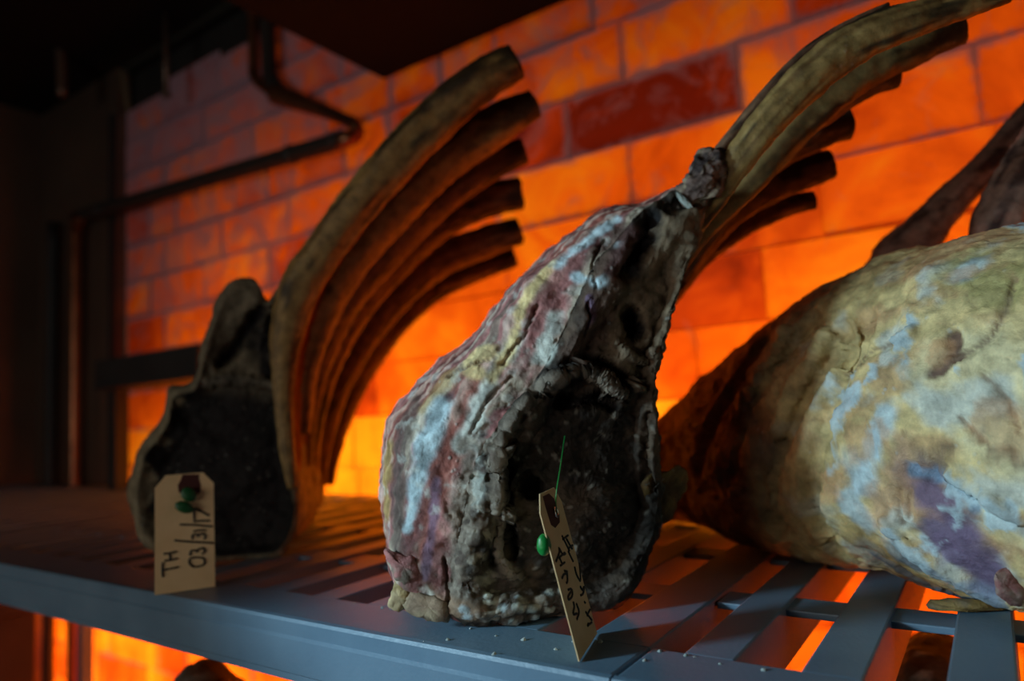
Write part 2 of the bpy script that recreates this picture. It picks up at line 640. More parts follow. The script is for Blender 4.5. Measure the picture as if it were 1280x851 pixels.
cdt = MB()
cdt.tube([at_y(14, 42, 1.0), at_y(40, 44, 1.0), at_y(62, 54, 1.0), at_y(76, 66, 1.0), at_y(78, 120, 1.0)], 0.016, rows=30)
cdt.tube([at_y(14, 42, 1.0), at_y(14, 42, 1.0) + np.array([-.3, 0, .02])], 0.016)
o = cdt.build('curved_conduit', M_STEEL, smooth=True, origin=at_y(40, 44, 1.0))
tag(o, 'curved grey conduit catching a faint glint in the dark upper corner', 'conduit')

# small dark frame in the corner behind the far rack
fr = empty('steel_stand', at_y(165, 602, 1.08))
tag(fr, 'dark steel stand behind the far rib rack at the end of the salt wall', 'stand')
f0, f1 = at_y(153, 452, 1.06), at_y(255, 447, 1.06)
mb = MB()
mb.box((f0[0], 0.98, f0[2] - .085), (f1[0] + .1, 1.10, f0[2]), 0.004)
mb.build('top_rail', M_DARK, fr)
for X in (f0[0] + .02, f1[0] + .08):
    mb = MB()
    mb.box((X - .02, 1.02, 0.0005), (X + .02, 1.06, f0[2] - .085), 0.003)
    mb.build('leg', M_DARK, fr)

# ------------------------------------------------------------------ the slotted shelf
SH_Y0, SH_Y1, TH = 0.397, 1.10, 0.052
SEAM = [-2.92, -1.50, -0.212, 0.92]
shelf = empty('storage_shelving', (-0.9, 0.75, -1.0995))
tag(shelf, 'long grey-blue slotted polymer shelving carrying the three rib racks', 'shelving')


def shelf_panel(xa, xb):
    mb = MB()
    g = 0.0012
    xa, xb = xa + g, xb - g
    yF, yB = 0.461, SH_Y1 - 0.05
    mb.box((xa, SH_Y0 + 0.004, -0.050), (xb, yF, 0.0), 0.0022)      # front land
    mb.box((xa, yB, -0.050), (xb, SH_Y1, 0.0), 0.0022)              # rear land
    pitch, slot = 0.0748, 0.0405
    # slots are laid out from x = -0.080, where one begins
    k0 = int(math.ceil((xa + 0.02 + 0.080) / pitch))
    prev = xa + 0.0225
    k = k0
    while True:
        s0 = -0.080 + k * pitch
        s1 = s0 + slot
        if s1 > xb - 0.012:
            mb.box((prev, yF - .001, -0.044), (xb, yB + .001, -0.0002), 0.0016)
            break
        mb.box((prev, yF - .001, -0.044), (s0, yB + .001, -0.0002), 0.0016)
        prev = s1
        k += 1
    for yc in (0.614, 0.785, 0.955):
        mb.box((xa, yc - 0.019, -0.0085), (xb, yc + 0.019, -0.003), 0.0012)
    return mb


for i in range(3):
    shelf_panel(SEAM[i], SEAM[i + 1]).build('shelf_panel', M_SHELF, shelf)
for i in range(3):
    mb = MB()
    a, b = SEAM[i] + .0008, SEAM[i + 1] - .0008
    # front fascia: face, rounded top edge, small bottom lip
    prof = [(SH_Y0 + .006, 0.0006), (SH_Y0 + .0015, 0.0), (SH_Y0, -0.0025), (SH_Y0 + .0012, -0.014), (SH_Y0 - .0008, -0.0165), (SH_Y0 - .0008, -0.044), (SH_Y0 + .003, -0.0465), (SH_Y0 + .0025, -0.052), (SH_Y0 + .012, -0.053), (SH_Y0 + .012, -0.002)]
    mb.prism([(a, y, z) for y, z in prof], np.array([b - a, 0, 0]))
    mb.build('fascia', M_SHELF, shelf)
for X in (-2.90, -2.35, 0.90):
    for Y in (0.47, 1.06):
        mb = MB()
        mb.box((X - .018, Y - .018, -1.0995), (X + .018, Y + .018, -0.0505), 0.003)
        mb.build('leg', M_SHELF, shelf)


# ------------------------------------------------------------------ meat sculpting
class Sculpt:
    def __init__(self, rows):
        """rows: list of (n,3) closed rings, front to back"""
        self.nr, self.nu = len(rows), len(rows[0])
        self.V = np.concatenate(rows)
        nu = self.nu
        i = np.arange(self.nr - 1)[:, None] * nu
        j = np.arange(nu)[None, :]
        a = (i + j).ravel()
        b = (i + (j + 1) % nu).ravel()
        self.Q = np.stack([a, b, b + nu, a + nu], 1)
        self.C = np.zeros((len(self.V), 3))
        self.flip = False
        self.normals()
        c = self.V.mean(0)
        if np.mean(np.einsum('ij,ij->i', self.N, self.V - c)) < 0:
            self.Q = self.Q[:, ::-1]
            self.flip = True
            self.normals()

    def normals(self):
        V, Q = self.V, self.Q
        fn = np.cross(V[Q[:, 2]] - V[Q[:, 0]], V[Q[:, 3]] - V[Q[:, 1]])
        N = np.zeros_like(V)
        for k in range(4):
            for d in range(3):
                N[:, d] += np.bincount(Q[:, k], fn[:, d], len(V))
        self.N = N / np.maximum(np.linalg.norm(N, axis=1), 1e-12)[:, None]

    def disp(self, amt):
        self.V = self.V + self.N * np.asarray(amt)[:, None]

    def surf(self, pts):
        px, dz = project(self.V)
        fac = np.einsum('ij,ij->i', self.N, self.V - CAM) < 0
        ids = np.nonzero(fac)[0]
        out = []
        for p in pts:
            d2 = ((px[ids] - p) ** 2).sum(1)
            near = d2 < 25
            if not near.any():
                near = d2 <= d2.min() * 1.5 + 1e-9
            cand = ids[near]
            dm = dz[cand].min()
            cand = cand[dz[cand] < dm + 0.02]
            d2c = ((px[cand] - p) ** 2).sum(1)
            out.append(self.V[cand[d2c.argmin()]])
        return np.array(out)

    def weight(self, pts, r, hard=0.3, warp=0.35, ws=55, seed=3):
        pts = np.asarray(pts, float)
        if len(pts) > 1:
            pts = resample(catmull(pts, 12), max(4, int(np.linalg.norm(np.diff(pts, axis=0), axis=1).sum() / max(1.6, min(8.0, np.min(r) * 500)))))
        S = self.surf(pts)
        r = np.atleast_1d(r)
        rr = np.interp(np.linspace(0, 1, len(S)), np.linspace(0, 1, len(r)), r)
        best = np.full(len(self.V), 9.0)
        for s, q in zip(S, rr):
            best = np.minimum(best, np.linalg.norm(self.V - s, axis=1) / q)
        nb = np.nonzero(best < 1.0 + warp)[0]
        if len(nb):
            best[nb] += warp * fbm(self.V[nb], ws, 4, seed)
        return 1 - sstep(hard, 1.0, best)

    def carve(self, pts, r, amt, **k):
        w = self.weight(pts, r, **k)
        self.disp(w * amt)
        self.normals()
        return w

    def paint(self, pts, r, c, mix=0.9, **k):
        w = self.weight(pts, r, **k) * mix
        self.C += w[:, None] * (np.array(c) - self.C)

    def fill(self, w, c):
        w = np.clip(w, 0, 1)
        self.C += w[:, None] * (np.array(c) - self.C)

    def build(self, name, mat, parent, zmin=0.0008):
        V = self.V.copy()
        V[:, 2] = np.maximum(V[:, 2], zmin)
        nu = self.nu
        Fc = self.Q.tolist()
        a = list(range(nu))
        b = list(range((self.nr - 1) * nu, self.nr * nu))
        Fc.append(a if self.flip else a[::-1])
        Fc.append(b[::-1] if self.flip else b)
        return link(name, V, Fc, mat, parent, colors=np.maximum(self.C, 0))


def section(right, left, P, nrm, n):
    """outline as seen in the photograph: top -> bottom down the right side, then bottom -> top up the left"""
    R3 = np.array([on_plane(x, y, P, nrm) for x, y in right])
    L3 = np.array([on_plane(x, y, P, nrm) for x, y in [right[-1]] + left + [right[0]]])
    h = n // 2
    a = resample(catmull(R3, 200), h + 1)[:-1]
    b = resample(catmull(L3, 200), n - h + 1)[:-1]
    return np.concatenate([a, b])


def loft(S, n_rows, spacing):
    S = np.array(S)
    K = len(S)
    rows = []
    for i in range(K - 1):
        p0, p1, p2, p3 = S[max(i - 1, 0)], S[i], S[i + 1], S[min(i + 2, K - 1)]
        m = n_rows[i]
        for t in np.linspace(0, 1, m, endpoint=False):
            rows.append(0.5 * (2 * p1 + (p2 - p0) * t + (2 * p0 - 5 * p1 + 4 * p2 - p3) * t * t + (3 * p1 - p0 - 3 * p2 + p3) * t ** 3))
    rows.append(S[-1])
    return rows


def face_rings(S0, centre, n, profile, axis):
    """rings from the centre of the cut face out to its rim; profile gives the push along the axis"""
    out = []
    for r in np.linspace(0.012, 1, n, endpoint=False):
        out.append(centre + (S0 - centre) * r + axis * np.interp(r, profile[0], profile[1]))
    return out


def tail(S, axis, steps, base_z=0.0):
    """further sections behind the last one: (distance, width scale, height scale, shift sideways)"""
    out = []
    side = np.array([-axis[1], axis[0], 0.0])
    c = S.mean(0)
    for d, ws, hs, sh in steps:
        q = S - c
        lat = (q @ side)[:, None] * side
        ax = (q @ axis)[:, None] * axis
        z = S[:, 2:3] * hs
        p = c[None, :] * np.array([1, 1, 0]) + lat * ws + ax + axis * d + side * sh
        p[:, 2] = z[:, 0]
        out.append(p)
    return out


def rib(name, pts, parent, cmap, n=26, rows=110, seed=0, flat=0.8, rough=1.0, ridges=0.0, mat=None):
    """pts: (px, py, depth, half width in px), tip first; a knobbly bone with a sawn end"""
    P3 = np.array([at_depth(x, y, D) for x, y, D, r in pts])
    R3 = np.array([r * D / F_PX for x, y, D, r in pts])
    A = np.concatenate([P3, R3[:, None]], 1)
    A = resample(catmull(A, 80), rows)
    P_, Rr = A[:, :3], A[:, 3]
    T = np.gradient(P_, axis=0)
    T /= np.linalg.norm(T, axis=1)[:, None]
    th = np.linspace(0, 2 * np.pi, n, endpoint=False)
    V = []
    s = np.arange(rows) / rows
    for i in range(rows):
        view = _n(P_[i] - CAM)
        a = _n(np.cross(T[i], view))
        b = np.cross(T[i], a)
        V.append(P_[i] + Rr[i] * (np.cos(th)[:, None] * a + flat * np.sin(th)[:, None] * b))
    rows_ = V
    # sawn end: two shrinking rings
    c = P_[0]
    e = [c + (V[0] - c) * 0.25 + T[0] * 0.0015, c + (V[0] - c) * 0.8 - T[0] * 0.001]
    sc = Sculpt(e + rows_)
    L_ = np.concatenate([[0, 0], s])
    ss = np.repeat(L_, n)
    tt = np.tile(th, rows + 2)
    uvw = np.stack([ss * 5 + seed, np.cos(tt) * 1.2, np.sin(tt) * 1.2], 1)
    rad = np.repeat(np.concatenate([[Rr[0]] * 2, Rr]), n)
    sc.disp(rad * rough * (0.16 * fbm(uvw, 1.0, 3, seed) + 0.10 * fbm(sc.V, 90, 3, seed + 5)))
    if ridges:
        sc.normals()
        sc.disp(rad * ridges * np.sin(ss * 34 + 3.0 * fbm(sc.V, 60, 3, seed + 9)) + rad * 0.16 * fbm(sc.V, 190, 3, seed + 8))
    sc.normals()
    lo, mid, hi, dark = [np.array(c) for c in cmap]
    sc.C[:] = mid
    sc.fill(sstep(0.0, 0.5, fbm(uvw * np.array([0.6, 2.2, 2.2]), 1.0, 4, seed + 11)) * 0.9, hi)
    sc.fill(sstep(0.05, 0.5, fbm(uvw * np.array([0.8, 2.5, 2.5]), 1.0, 4, seed + 21)) * 0.9, lo)
    sc.fill(sstep(0.10, 0.35, fbm(uvw * np.array([1.6, 1.4, 1.4]), 1.0, 4, seed + 31) + 0.60 * np.exp(-ss * 9) - 0.03) * 0.9, dark)
    return sc.build(name, mat or M_BONE, parent), P_


def web(name, A, B, parent, frac, seed, c1, c2, thick=0.006, skip=0.0):
    """the sheet of meat left between two neighbouring ribs, root end first"""
    A, B = A[::-1], B[::-1]
    n = 60
    ia = np.linspace(skip, frac, n) * (len(A) - 1)
    a = np.stack([np.interp(ia, np.arange(len(A)), A[:, k]) for k in range(3)], 1)
    b = np.stack([np.interp(ia, np.arange(len(B)), B[:, k]) for k in range(3)], 1)
    m = 10
    G = np.array([a * (1 - t) + b * t for t in np.linspace(0, 1, m)])
    G = G.transpose(1, 0, 2)
    T = np.gradient(G, axis=0)
    S_ = np.gradient(G, axis=1)
    Nn = np.cross(T, S_)
    Nn /= np.maximum(np.linalg.norm(Nn, axis=2), 1e-9)[..., None]
    bow = np.sin(np.linspace(0, np.pi, m))[None, :, None]
    th = thick * (0.35 + 0.65 * bow) * np.linspace(1, 0.25, n)[:, None, None]
    rows = []
    up, dn = G + Nn * th, G - Nn * th
    for i in range(n):
        rows.append(np.concatenate([up[i], dn[i][::-1]]))
    sc = Sculpt(rows)
    f = fbm(sc.V, 70, 3, seed)
    sc.disp(0.0025 * f)
    sc.normals()
    sc.C[:] = c1
    sc.fill(sstep(-0.1, 0.4, fbm(sc.V, 40, 3, seed + 3)), c2)
    return sc.build(name, M_WEB, parent)


def flap(name, pts_px, depth, parent, mat, c1, c2, th=0.004, seed=0):
    """a ragged curling scrap of fat: outline in the photograph at its own depth, with thickness"""
    pts = resample(catmull(np.array(pts_px, float), 40, True), 44)
    D = np.interp(np.linspace(0, 1, len(pts)), np.linspace(0, 1, len(depth)), depth)
    ring = np.array([at_depth(x, y, d) for (x, y), d in zip(pts, D)])
    c = ring.mean(0)
    v = _n(c - CAM)
    rows = []
    for r, h in ((0.05, 1), (0.35, 1), (0.65, .9), (0.88, .6), (1.0, 0.0), (0.88, -.6), (0.65, -.9), (0.35, -1), (0.05, -1)):
        rows.append(c + (ring - c) * r - v * th * h)
    sc = Sculpt(rows)
    sc.disp(0.0042 * fbm(sc.V, 70, 4, seed) + 0.0016 * fbm(sc.V, 240, 3, seed + 4))
    sc.normals()
    sc.C[:] = c1
    sc.fill(sstep(-0.1, 0.3, fbm(sc.V, 90, 3, seed + 2)), c2)
    return sc.build(name, mat, parent)


# palette (albedo)
FAT = (0.50, 0.38, 0.20)
CREAM = (0.68, 0.52, 0.24)
MOULD = (0.46, 0.58, 0.62)
PALE = (0.55, 0.58, 0.52)
PINK = (0.32, 0.105, 0.08)
ROSE = (0.38, 0.16, 0.15)
PURP = (0.20, 0.13, 0.20)
MAROON = (0.10, 0.035, 0.03)
BROWN = (0.11, 0.075, 0.05)
DARKM = (0.034, 0.026, 0.020)
BLACKM = (0.010, 0.008, 0.008)
OCHRE = (0.30, 0.20, 0.07)
GREYF = (0.22, 0.18, 0.14)
BLUE = (0.16, 0.24, 0.34)
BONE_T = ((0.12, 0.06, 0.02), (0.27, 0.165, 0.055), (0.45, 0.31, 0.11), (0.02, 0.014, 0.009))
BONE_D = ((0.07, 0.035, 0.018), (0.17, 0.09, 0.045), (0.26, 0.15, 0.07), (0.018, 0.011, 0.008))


# ------------------------------------------------------------------ rack in the middle
def rack_middle():
    base = ground(665, 781)
    root = empty('aged_rib_rack', base)
    tag(root, 'largest sharp dry-aged rib rack in the middle, dark cut face with a leaning tag', 'meat')
    ax = ray(455, 520)
    ax[2] = 0
    ax = _n(ax)
    n = 640
    right0 = [(866, 232), (878, 262), (862, 315), (840, 385), (826, 450), (821, 520), (823, 575), (830, 615), (824, 665), (800, 722), (766, 759), (700, 781)]
    left0 = [(625, 784), (575, 777), (560, 745), (568, 700), (580, 645), (592, 595), (612, 550), (648, 500), (684, 455), (712, 400), (738, 345), (775, 295), (800, 268), (842, 244)]
    S0 = section(right0, left0, base + ax * 0.013, ax, n)
    sh = lambda L, dx: [(x + dx, y) for x, y in L]
    right1 = [(860, 234), (868, 262), (850, 318), (832, 388), (816, 450), (811, 520), (812, 575), (818, 615), (812, 665), (788, 715), (750, 752), (690, 770)]
    left1 = [(600, 782), (535, 772), (500, 748), (497, 700), (500, 640), (515, 575), (540, 525), (580, 470), (618, 418), (662, 358), (715, 302), (770, 262), (806, 256), (842, 238)]
    S1 = section(right1, left1, base + ax * 0.035, ax, n)
    right2 = [(845, 243), (850, 270), (832, 325), (815, 395), (800, 455), (795, 520), (795, 575), (800, 610), (792, 650), (770, 690), (730, 725), (670, 745)]
    left2 = [(590, 752), (520, 738), (492, 705), (481, 650), (477, 585), (488, 523), (518, 488), (550, 456), (592, 424), (655, 345), (712, 295), (765, 264), (800, 262), (830, 248)]
    S2 = section(right2, left2, base + ax * 0.085, ax, n)
    S0[:, 2] = np.maximum(S0[:, 2], 0.001)
    for S in (S1, S2):
        zb = S[:, 2].min()
        S[:, 2] = S[:, 2] - zb * (1 - sstep(0.0, 0.12, S[:, 2] - zb)) + 0.001
    T = tail(S2, ax, [(0.09, 0.97, 0.95, 0.0), (0.20, 0.92, 0.86, -0.005), (0.30, 0.80, 0.76, -0.01), (0.335, 0.45, 0.5, -0.01), (0.34, 0.05, 0.3, -0.01)])
    eye = on_plane(725, 635, base, ax)
    prof = ([0, 0.35, 0.60, 0.70, 0.78, 0.86, 0.93, 1.0], [-0.009, -0.008, -0.004, -0.003, -0.011, -0.013, -0.010, 0.0])
    rows = face_rings(S0, eye + ax * 0.013, 110, prof, ax) + loft([S0, S1, S2] + T, [42, 42, 30, 26, 16, 8, 4], None)
    sc = Sculpt(rows)
    # broad lumps, folds and wrinkles
    V = sc.V.copy()
    sc.disp(0.0060 * fbm(V, 22, 3, 1) + 0.0030 * fbm(V, 60, 3, 5))
    sc.normals()
    # region masks
    row = np.repeat(np.arange(sc.nr), sc.nu)
    px, _d = project(sc.V)
    facing = (sc.N @ (-ax))
    is_face = row < 112
    # face: eye muscle grain
    grain = fbm(np.stack([sc.V @ np.array([.5, -.8, .3]), sc.V[:, 2] * 2.5, sc.V[:, 0]], 1), 70, 4, 31)
    sc.disp(np.where(is_face, 0.0020 * grain + 0.0016 * ridged(sc.V, 60, 3, 8), 0.0010 * ridged(sc.V, 70, 3, 9)))
    sc.normals()
    # base colours
    # streaks of fat and lean that run with the outline of the flank
    dep = (sc.V - base) @ ax
    uu = np.tile(np.arange(sc.nu) / sc.nu, sc.nr) * 0.95
    wv = 0.006 * fbm(sc.V, 18, 3, 40)
    st = fbm(np.stack([uu * 9, (dep + wv) * 75, np.zeros(len(dep))], 1), 1.0, 4, 41)
    st2 = fbm(np.stack([uu * 14 + 40, (dep + wv) * 210, np.zeros(len(dep))], 1), 1.0, 4, 43)
    sc.C[:] = np.array(ROSE)
    sc.fill(sstep(-0.05, 0.2, st), PINK)
    sc.fill(sstep(0.08, 0.3, -st) * 0.9, (0.42, 0.36, 0.27))
    sc.fill(sstep(0.05, 0.3, st2) * 0.45, (0.50, 0.44, 0.36))
    sc.fill(sstep(0.05, 0.3, -st2) * 0.6, (0.15, 0.06, 0.06))
    sc.disp(np.where(row >= 110, 0.0009 * st2, 0))
    sc.normals()
    sc.fill(np.where(is_face, 1, 0), DARKM)
    sc.fill(np.where(is_face, sstep(0.0, 0.4, fbm(sc.V, 34, 4, 51)) * 0.6, 0), BROWN)
    # strokes: carve
    C_, Pn = sc.carve, sc.paint
    top_c = [(846, 262), (820, 330), (795, 395), (770, 440)]
    # the upper half of the face: dried brown cap muscle
    Pn([(850, 280), (825, 335), (800, 400), (790, 440)], 0.045, (0.19, 0.135, 0.085), 0.95, warp=0.25)
    Pn([(812, 560), (818, 500), (822, 450)], 0.014, BROWN, 0.8)
    Pn([(760, 330), (745, 400), (720, 440)], 0.022, (0.13, 0.08, 0.06), 0.9)
    C_([(668, 492), (700, 462), (735, 450), (762, 462), (790, 480)], 0.010, -0.012, warp=0.3)
    Pn([(668, 492), (700, 462), (735, 450), (762, 462), (790, 480)], 0.010, BLACKM, 1.0)
    C_([(690, 480), (720, 462), (750, 474), (774, 492)], 0.009, 0.009, warp=0.4)
    Pn([(690, 482), (720, 464), (750, 476), (774, 494)], 0.008, GREYF, 0.9)
    C_([(700, 500), (735, 495), (765, 505)], 0.009, -0.010)
    Pn([(690, 505), (735, 500), (768, 510)], 0.010, BLACKM, 1.0)
    C_([(790, 395), (796, 412)], 0.013, -0.016)
    Pn([(790, 392), (796, 415)], 0.014, BLACKM, 1.0)
    C_([(812, 275), (800, 315), (792, 335)], 0.016, -0.016)
    Pn([(815, 272), (803, 310), (790, 336)], 0.018, BLACKM, 1.0)
    C_([(838, 255), (860, 250)], 0.012, -0.008)
    Pn([(835, 255), (858, 258)], 0.014, BLACKM, 0.9)
    C_([(770, 430), (800, 450), (818, 440)], 0.006, 0.006)
    C_([(665, 610), (660, 603)], 0.012, -0.014)
    Pn([(664, 606)], 0.012, (0.003, 0.003, 0.003), 1.0)
    C_([(812, 520), (805, 570), (812, 610)], 0.007, -0.008)
    # left lip of the cut face
    lip = [(690, 470), (655, 505), (630, 545), (622, 590), (626, 640), (622, 690), (640, 720)]
    C_(lip, 0.008, 0.007, warp=0.5)
    Pn(lip, 0.010, GREYF, 0.85, warp=0.6)
    C_([(640, 560), (634, 600), (636, 650), (640, 690)], 0.008, -0.010, warp=0.4)
    Pn([(642, 560), (636, 600), (640, 650), (648, 700)], 0.009, BLACKM, 0.9)
    # the flank, from the far silhouette to the cut face
    Pn([(487, 560), (482, 600), (484, 640)], 0.012, OCHRE, 0.9)
    Pn([(520, 500), (500, 560), (496, 620), (498, 690)], 0.013, (0.10, 0.07, 0.06), 0.8, warp=0.5)
    Pn([(560, 470), (535, 505)], 0.016, OCHRE, 0.7)
    Pn([(552, 505), (532, 560), (520, 605), (510, 660)], [0.014, 0.015, 0.011, 0.007], MOULD, 1.0, warp=0.5)
    Pn([(600, 480), (585, 520), (562, 570), (545, 620), (533, 690)], 0.012, PINK, 0.9, warp=0.5)
    Pn([(650, 420), (625, 455), (600, 500), (578, 560)], 0.010, PALE, 0.9, warp=0.7)
    Pn([(690, 330), (655, 380), (640, 430), (618, 470)], 0.008, CREAM, 0.9, warp=0.6)
    Pn([(720, 320), (690, 375), (670, 420)], 0.018, ROSE, 0.8, warp=0.5)
    Pn([(770, 275), (735, 300), (700, 330)], 0.008, MOULD, 0.9, warp=0.8)
    Pn([(775, 306)], 0.007, MOULD, 1.0)
    Pn([(722, 344), (748, 352)], 0.008, MOULD, 1.0, warp=0.9)
    Pn([(690, 400), (686, 430), (680, 450)], 0.011, PALE, 0.9, warp=0.9)
    Pn([(790, 290), (770, 330)], 0.014, (0.12, 0.06, 0.055), 0.9, warp=0.6)
    Pn([(610, 440), (590, 452), (600, 465)], 0.011, CREAM, 0.8, warp=0.9)
    Pn([(560, 640), (555, 680), (548, 720)], 0.013, ROSE, 0.7)
    Pn([(545, 600), (540, 660), (530, 720)], 0.006, PURP, 0.8)
    Pn([(590, 560), (585, 620), (575, 690), (570, 740)], 0.014, GREYF, 0.9, warp=0.8)
    Pn([(600, 530), (598, 600), (596, 640)], 0.008, PALE, 0.6, warp=0.9)
    Pn([(530, 740), (560, 760), (600, 770)], 0.012, (0.26, 0.17, 0.11), 0.9, warp=0.6)
    Pn([(515, 720), (525, 745)], 0.010, ROSE, 0.9)
    Pn([(610, 730), (650, 755), (700, 765), (760, 745)], 0.020, (0.07, 0.055, 0.045), 0.8, warp=0.7)
    for k in range(38):
        q = np.array([RNG.uniform(575, 720), 0])
        q[1] = RNG.uniform(738, 776)
        r_ = RNG.uniform(0.0016, 0.0046)
        w = sc.weight([q, q + [RNG.uniform(3, 9), RNG.uniform(-2, 2)]], r_, warp=0.3, ws=260)
        sc.disp(w * r_ * 0.2)
        sc.fill(w * 0.75, [MOULD, PALE, (0.4, 0.36, 0.3)][k % 3])
    for k in range(60):
        q = np.array([RNG.uniform(640, 815), RNG.uniform(495, 745)])
        r_ = RNG.uniform(0.0010, 0.0028)
        w = sc.weight([q, q + [RNG.uniform(-6, 6), RNG.uniform(-5, 5)]], r_, warp=0.3, ws=260)
        sc.disp(w * r_ * 0.3)
        sc.fill(w * 0.8, (0.20, 0.18, 0.145))
    # cracks and fibres on the flank
    for s in ([(672, 380), (655, 420), (640, 436), (628, 455)], [(560, 470), (590, 455), (612, 450)], [(556, 700), (560, 740), (556, 765)], [(735, 380), (738, 400), (730, 420)],
              [(640, 470), (610, 500), (590, 540)], [(755, 300), (740, 330), (745, 360)]):
        C_(s, 0.0022, -0.0032, warp=0.4)
        Pn(s, 0.0022, BROWN, 0.8, warp=0.6)
    Pn([(737, 372), (740, 395), (733, 405)], 0.005, PURP, 1.0, warp=0.6)
    fl = np.where(is_face, 0.0, 1.0)
    sc.C *= (1 + fl * 0.55 * st2)[:, None]
    wc = sc.weight([(610, 555), (598, 610), (590, 670), (592, 730), (640, 765), (720, 768)], 0.024, warp=0.5)
    sc.disp(wc * (0.0035 * fbm(sc.V, 85, 4, 61) + 0.0022 * ridged(sc.V, 120, 2, 62)))
    sc.normals()
    sc.fill(wc * sstep(0.05, 0.35, fbm(sc.V, 110, 4, 63)) * 0.8, (0.34, 0.30, 0.24))
    sc.fill(wc * sstep(0.05, 0.35, fbm(sc.V, 90, 4, 64)) * 0.8, (0.08, 0.055, 0.045))
    mould = sstep(0.26, 0.5, fbm(sc.V, 75, 5, 77)) * np.where(is_face, 0.0, 0.45)
    sc.fill(mould, PALE)
    crk = sstep(0.78, 0.95, ridged(sc.V, 42, 3, 91)) * np.where(is_face, 0.5, 0.55)
    sc.disp(-0.0022 * crk)
    sc.fill(crk * 0.6, BROWN)
    sc.normals()
    sc.disp(0.0008 * fbm(sc.V, 260, 3, 95))
    sc.build('meat_body', M_MEAT, root)

    # ribs, nearest first
    R = [
        [(1262, -6, 0.585, 9), (1200, 8, 0.590, 17), (1130, 30, 0.595, 22), (1075, 52, 0.600, 25), (1030, 82, 0.605, 25), (990, 120, 0.610, 24), (950, 165, 0.615, 22), (920, 205, 0.622, 20), (893, 244, 0.635, 18), (860, 290, 0.670, 15), (830, 340, 0.700, 12)],
        [(1203, 36, 0.660, 20), (1150, 56, 0.665, 24), (1090, 82, 0.670, 24), (1040, 118, 0.675, 24), (990, 165, 0.680, 24), (940, 220, 0.685, 22), (880, 280, 0.700, 19), (838, 340, 0.725, 15), (805, 395, 0.745, 12)],
        [(1118, 92, 0.715, 19), (1080, 104, 0.715, 20), (1030, 132, 0.720, 21), (985, 170, 0.725, 21), (940, 215, 0.730, 21), (890, 275, 0.735, 19), (845, 345, 0.755, 16)],
        [(1062, 154, 0.765, 20), (1030, 162, 0.765, 21), (985, 182, 0.770, 21), (940, 214, 0.775, 20), (895, 262, 0.780, 18), (850, 325, 0.790, 15), (825, 365, 0.795, 13)],
        [(1036, 206, 0.810, 20), (1005, 216, 0.810, 20), (960, 234, 0.815, 20), (915, 262, 0.820, 19), (880, 300, 0.825, 17), (845, 350, 0.830, 14), (820, 390, 0.830, 12)],
        [(1018, 250, .85, 11), (985, 258, .85, 13), (940, 276, .855, 14), (900, 300, .86, 15), (868, 328, .865, 14), (835, 375, .87, 12)],
    ]
    paths = []
    for i, r in enumerate(R):
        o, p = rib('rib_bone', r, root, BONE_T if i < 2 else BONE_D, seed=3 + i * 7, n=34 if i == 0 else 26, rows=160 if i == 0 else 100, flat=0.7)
        paths.append(p)
    # thin sinew strip that runs up along the back of the nearest rib
    rib('sinew_strip', [(1110, 6, 0.610, 3), (1060, 30, 0.615, 5), (1005, 66, 0.620, 6), (950, 125, 0.625, 7), (912, 172, 0.630, 7), (885, 205, 0.635, 8)], root,
        ((0.10, 0.05, 0.03), (0.17, 0.09, 0.05), (0.24, 0.14, 0.07), (0.02, 0.012, 0.008)), seed=71, n=14, rows=80)
    for i in range(1, len(paths) - 1):
        web('intercostal_meat', paths[i], paths[i + 1], root, 0.62, 200 + i, (0.20, 0.04, 0.015), (0.11, 0.03, 0.015))
    # gristly knob where the rib leaves the meat
    rib('gristle_knob', [(905, 197, 0.630, 8), (897, 201, 0.625, 16), (886, 212, 0.620, 22), (876, 230, 0.622, 22), (864, 247, 0.630, 20), (852, 264, 0.640, 17), (842, 284, 0.655, 10)], root,
        ((0.10, 0.06, 0.05), (0.17, 0.11, 0.09), (0.30, 0.23, 0.15), (0.03, 0.02, 0.02)), seed=44, n=90, rows=120, flat=0.9, rough=2.0, ridges=0.10, mat=M_MEAT)
    rib('gristle_knob', [(845, 240, 0.621, 2), (852, 248, 0.618, 4), (862, 258, 0.616, 4), (868, 266, 0.617, 2)], root,
        ((0.3, 0.32, 0.3), (0.35, 0.38, 0.34), (0.5, 0.55, 0.5), (0.05, 0.04, 0.03)), seed=45, n=18, rows=24, flat=0.6, mat=M_MEAT)
    sd = lambda x, y, off=0.002: float(project(sc.surf([[x, y]]))[1][0]) - off
    d1, d2, d3, d4 = sd(500, 705), sd(510, 748), sd(540, 758), sd(806, 620)
    flap('fat_flap', [(482, 688), (500, 692), (522, 702), (528, 722), (512, 730), (496, 722), (490, 708)], [d1 + .004, d1, d1 - .004, d1 - .004, d1 + .002], root, M_MEAT, GREYF, ROSE, seed=5)
    flap('fat_flap', [(492, 728), (504, 730), (512, 745), (506, 765), (495, 764), (484, 750)], [d2 + .006, d2, d2 - .002, d2, d2 + .006], root, M_MEAT, (0.46, 0.35, 0.20), OCHRE, th=0.005, seed=6)
    flap('fat_flap', [(512, 738), (540, 742), (558, 755), (560, 776), (530, 774), (508, 758)], [d3 + .006, d3, d3 - .004, d3 - .004, d3, d3 + .006], root, M_MEAT, (0.26, 0.18, 0.12), (0.40, 0.31, 0.20), th=0.005, seed=9)
    flap('fat_flap', [(808, 596), (830, 590), (848, 580), (860, 588), (858, 610), (848, 628), (838, 646), (820, 652), (806, 630)], [d4, d4 + .01, d4 + .02, d4 + .028, d4 + .024, d4 + .016, d4 + .01, d4 + .002, d4], root, M_MEAT, (0.085, 0.045, 0.016), (0.14, 0.085, 0.025), th=0.004, seed=7)
    return root


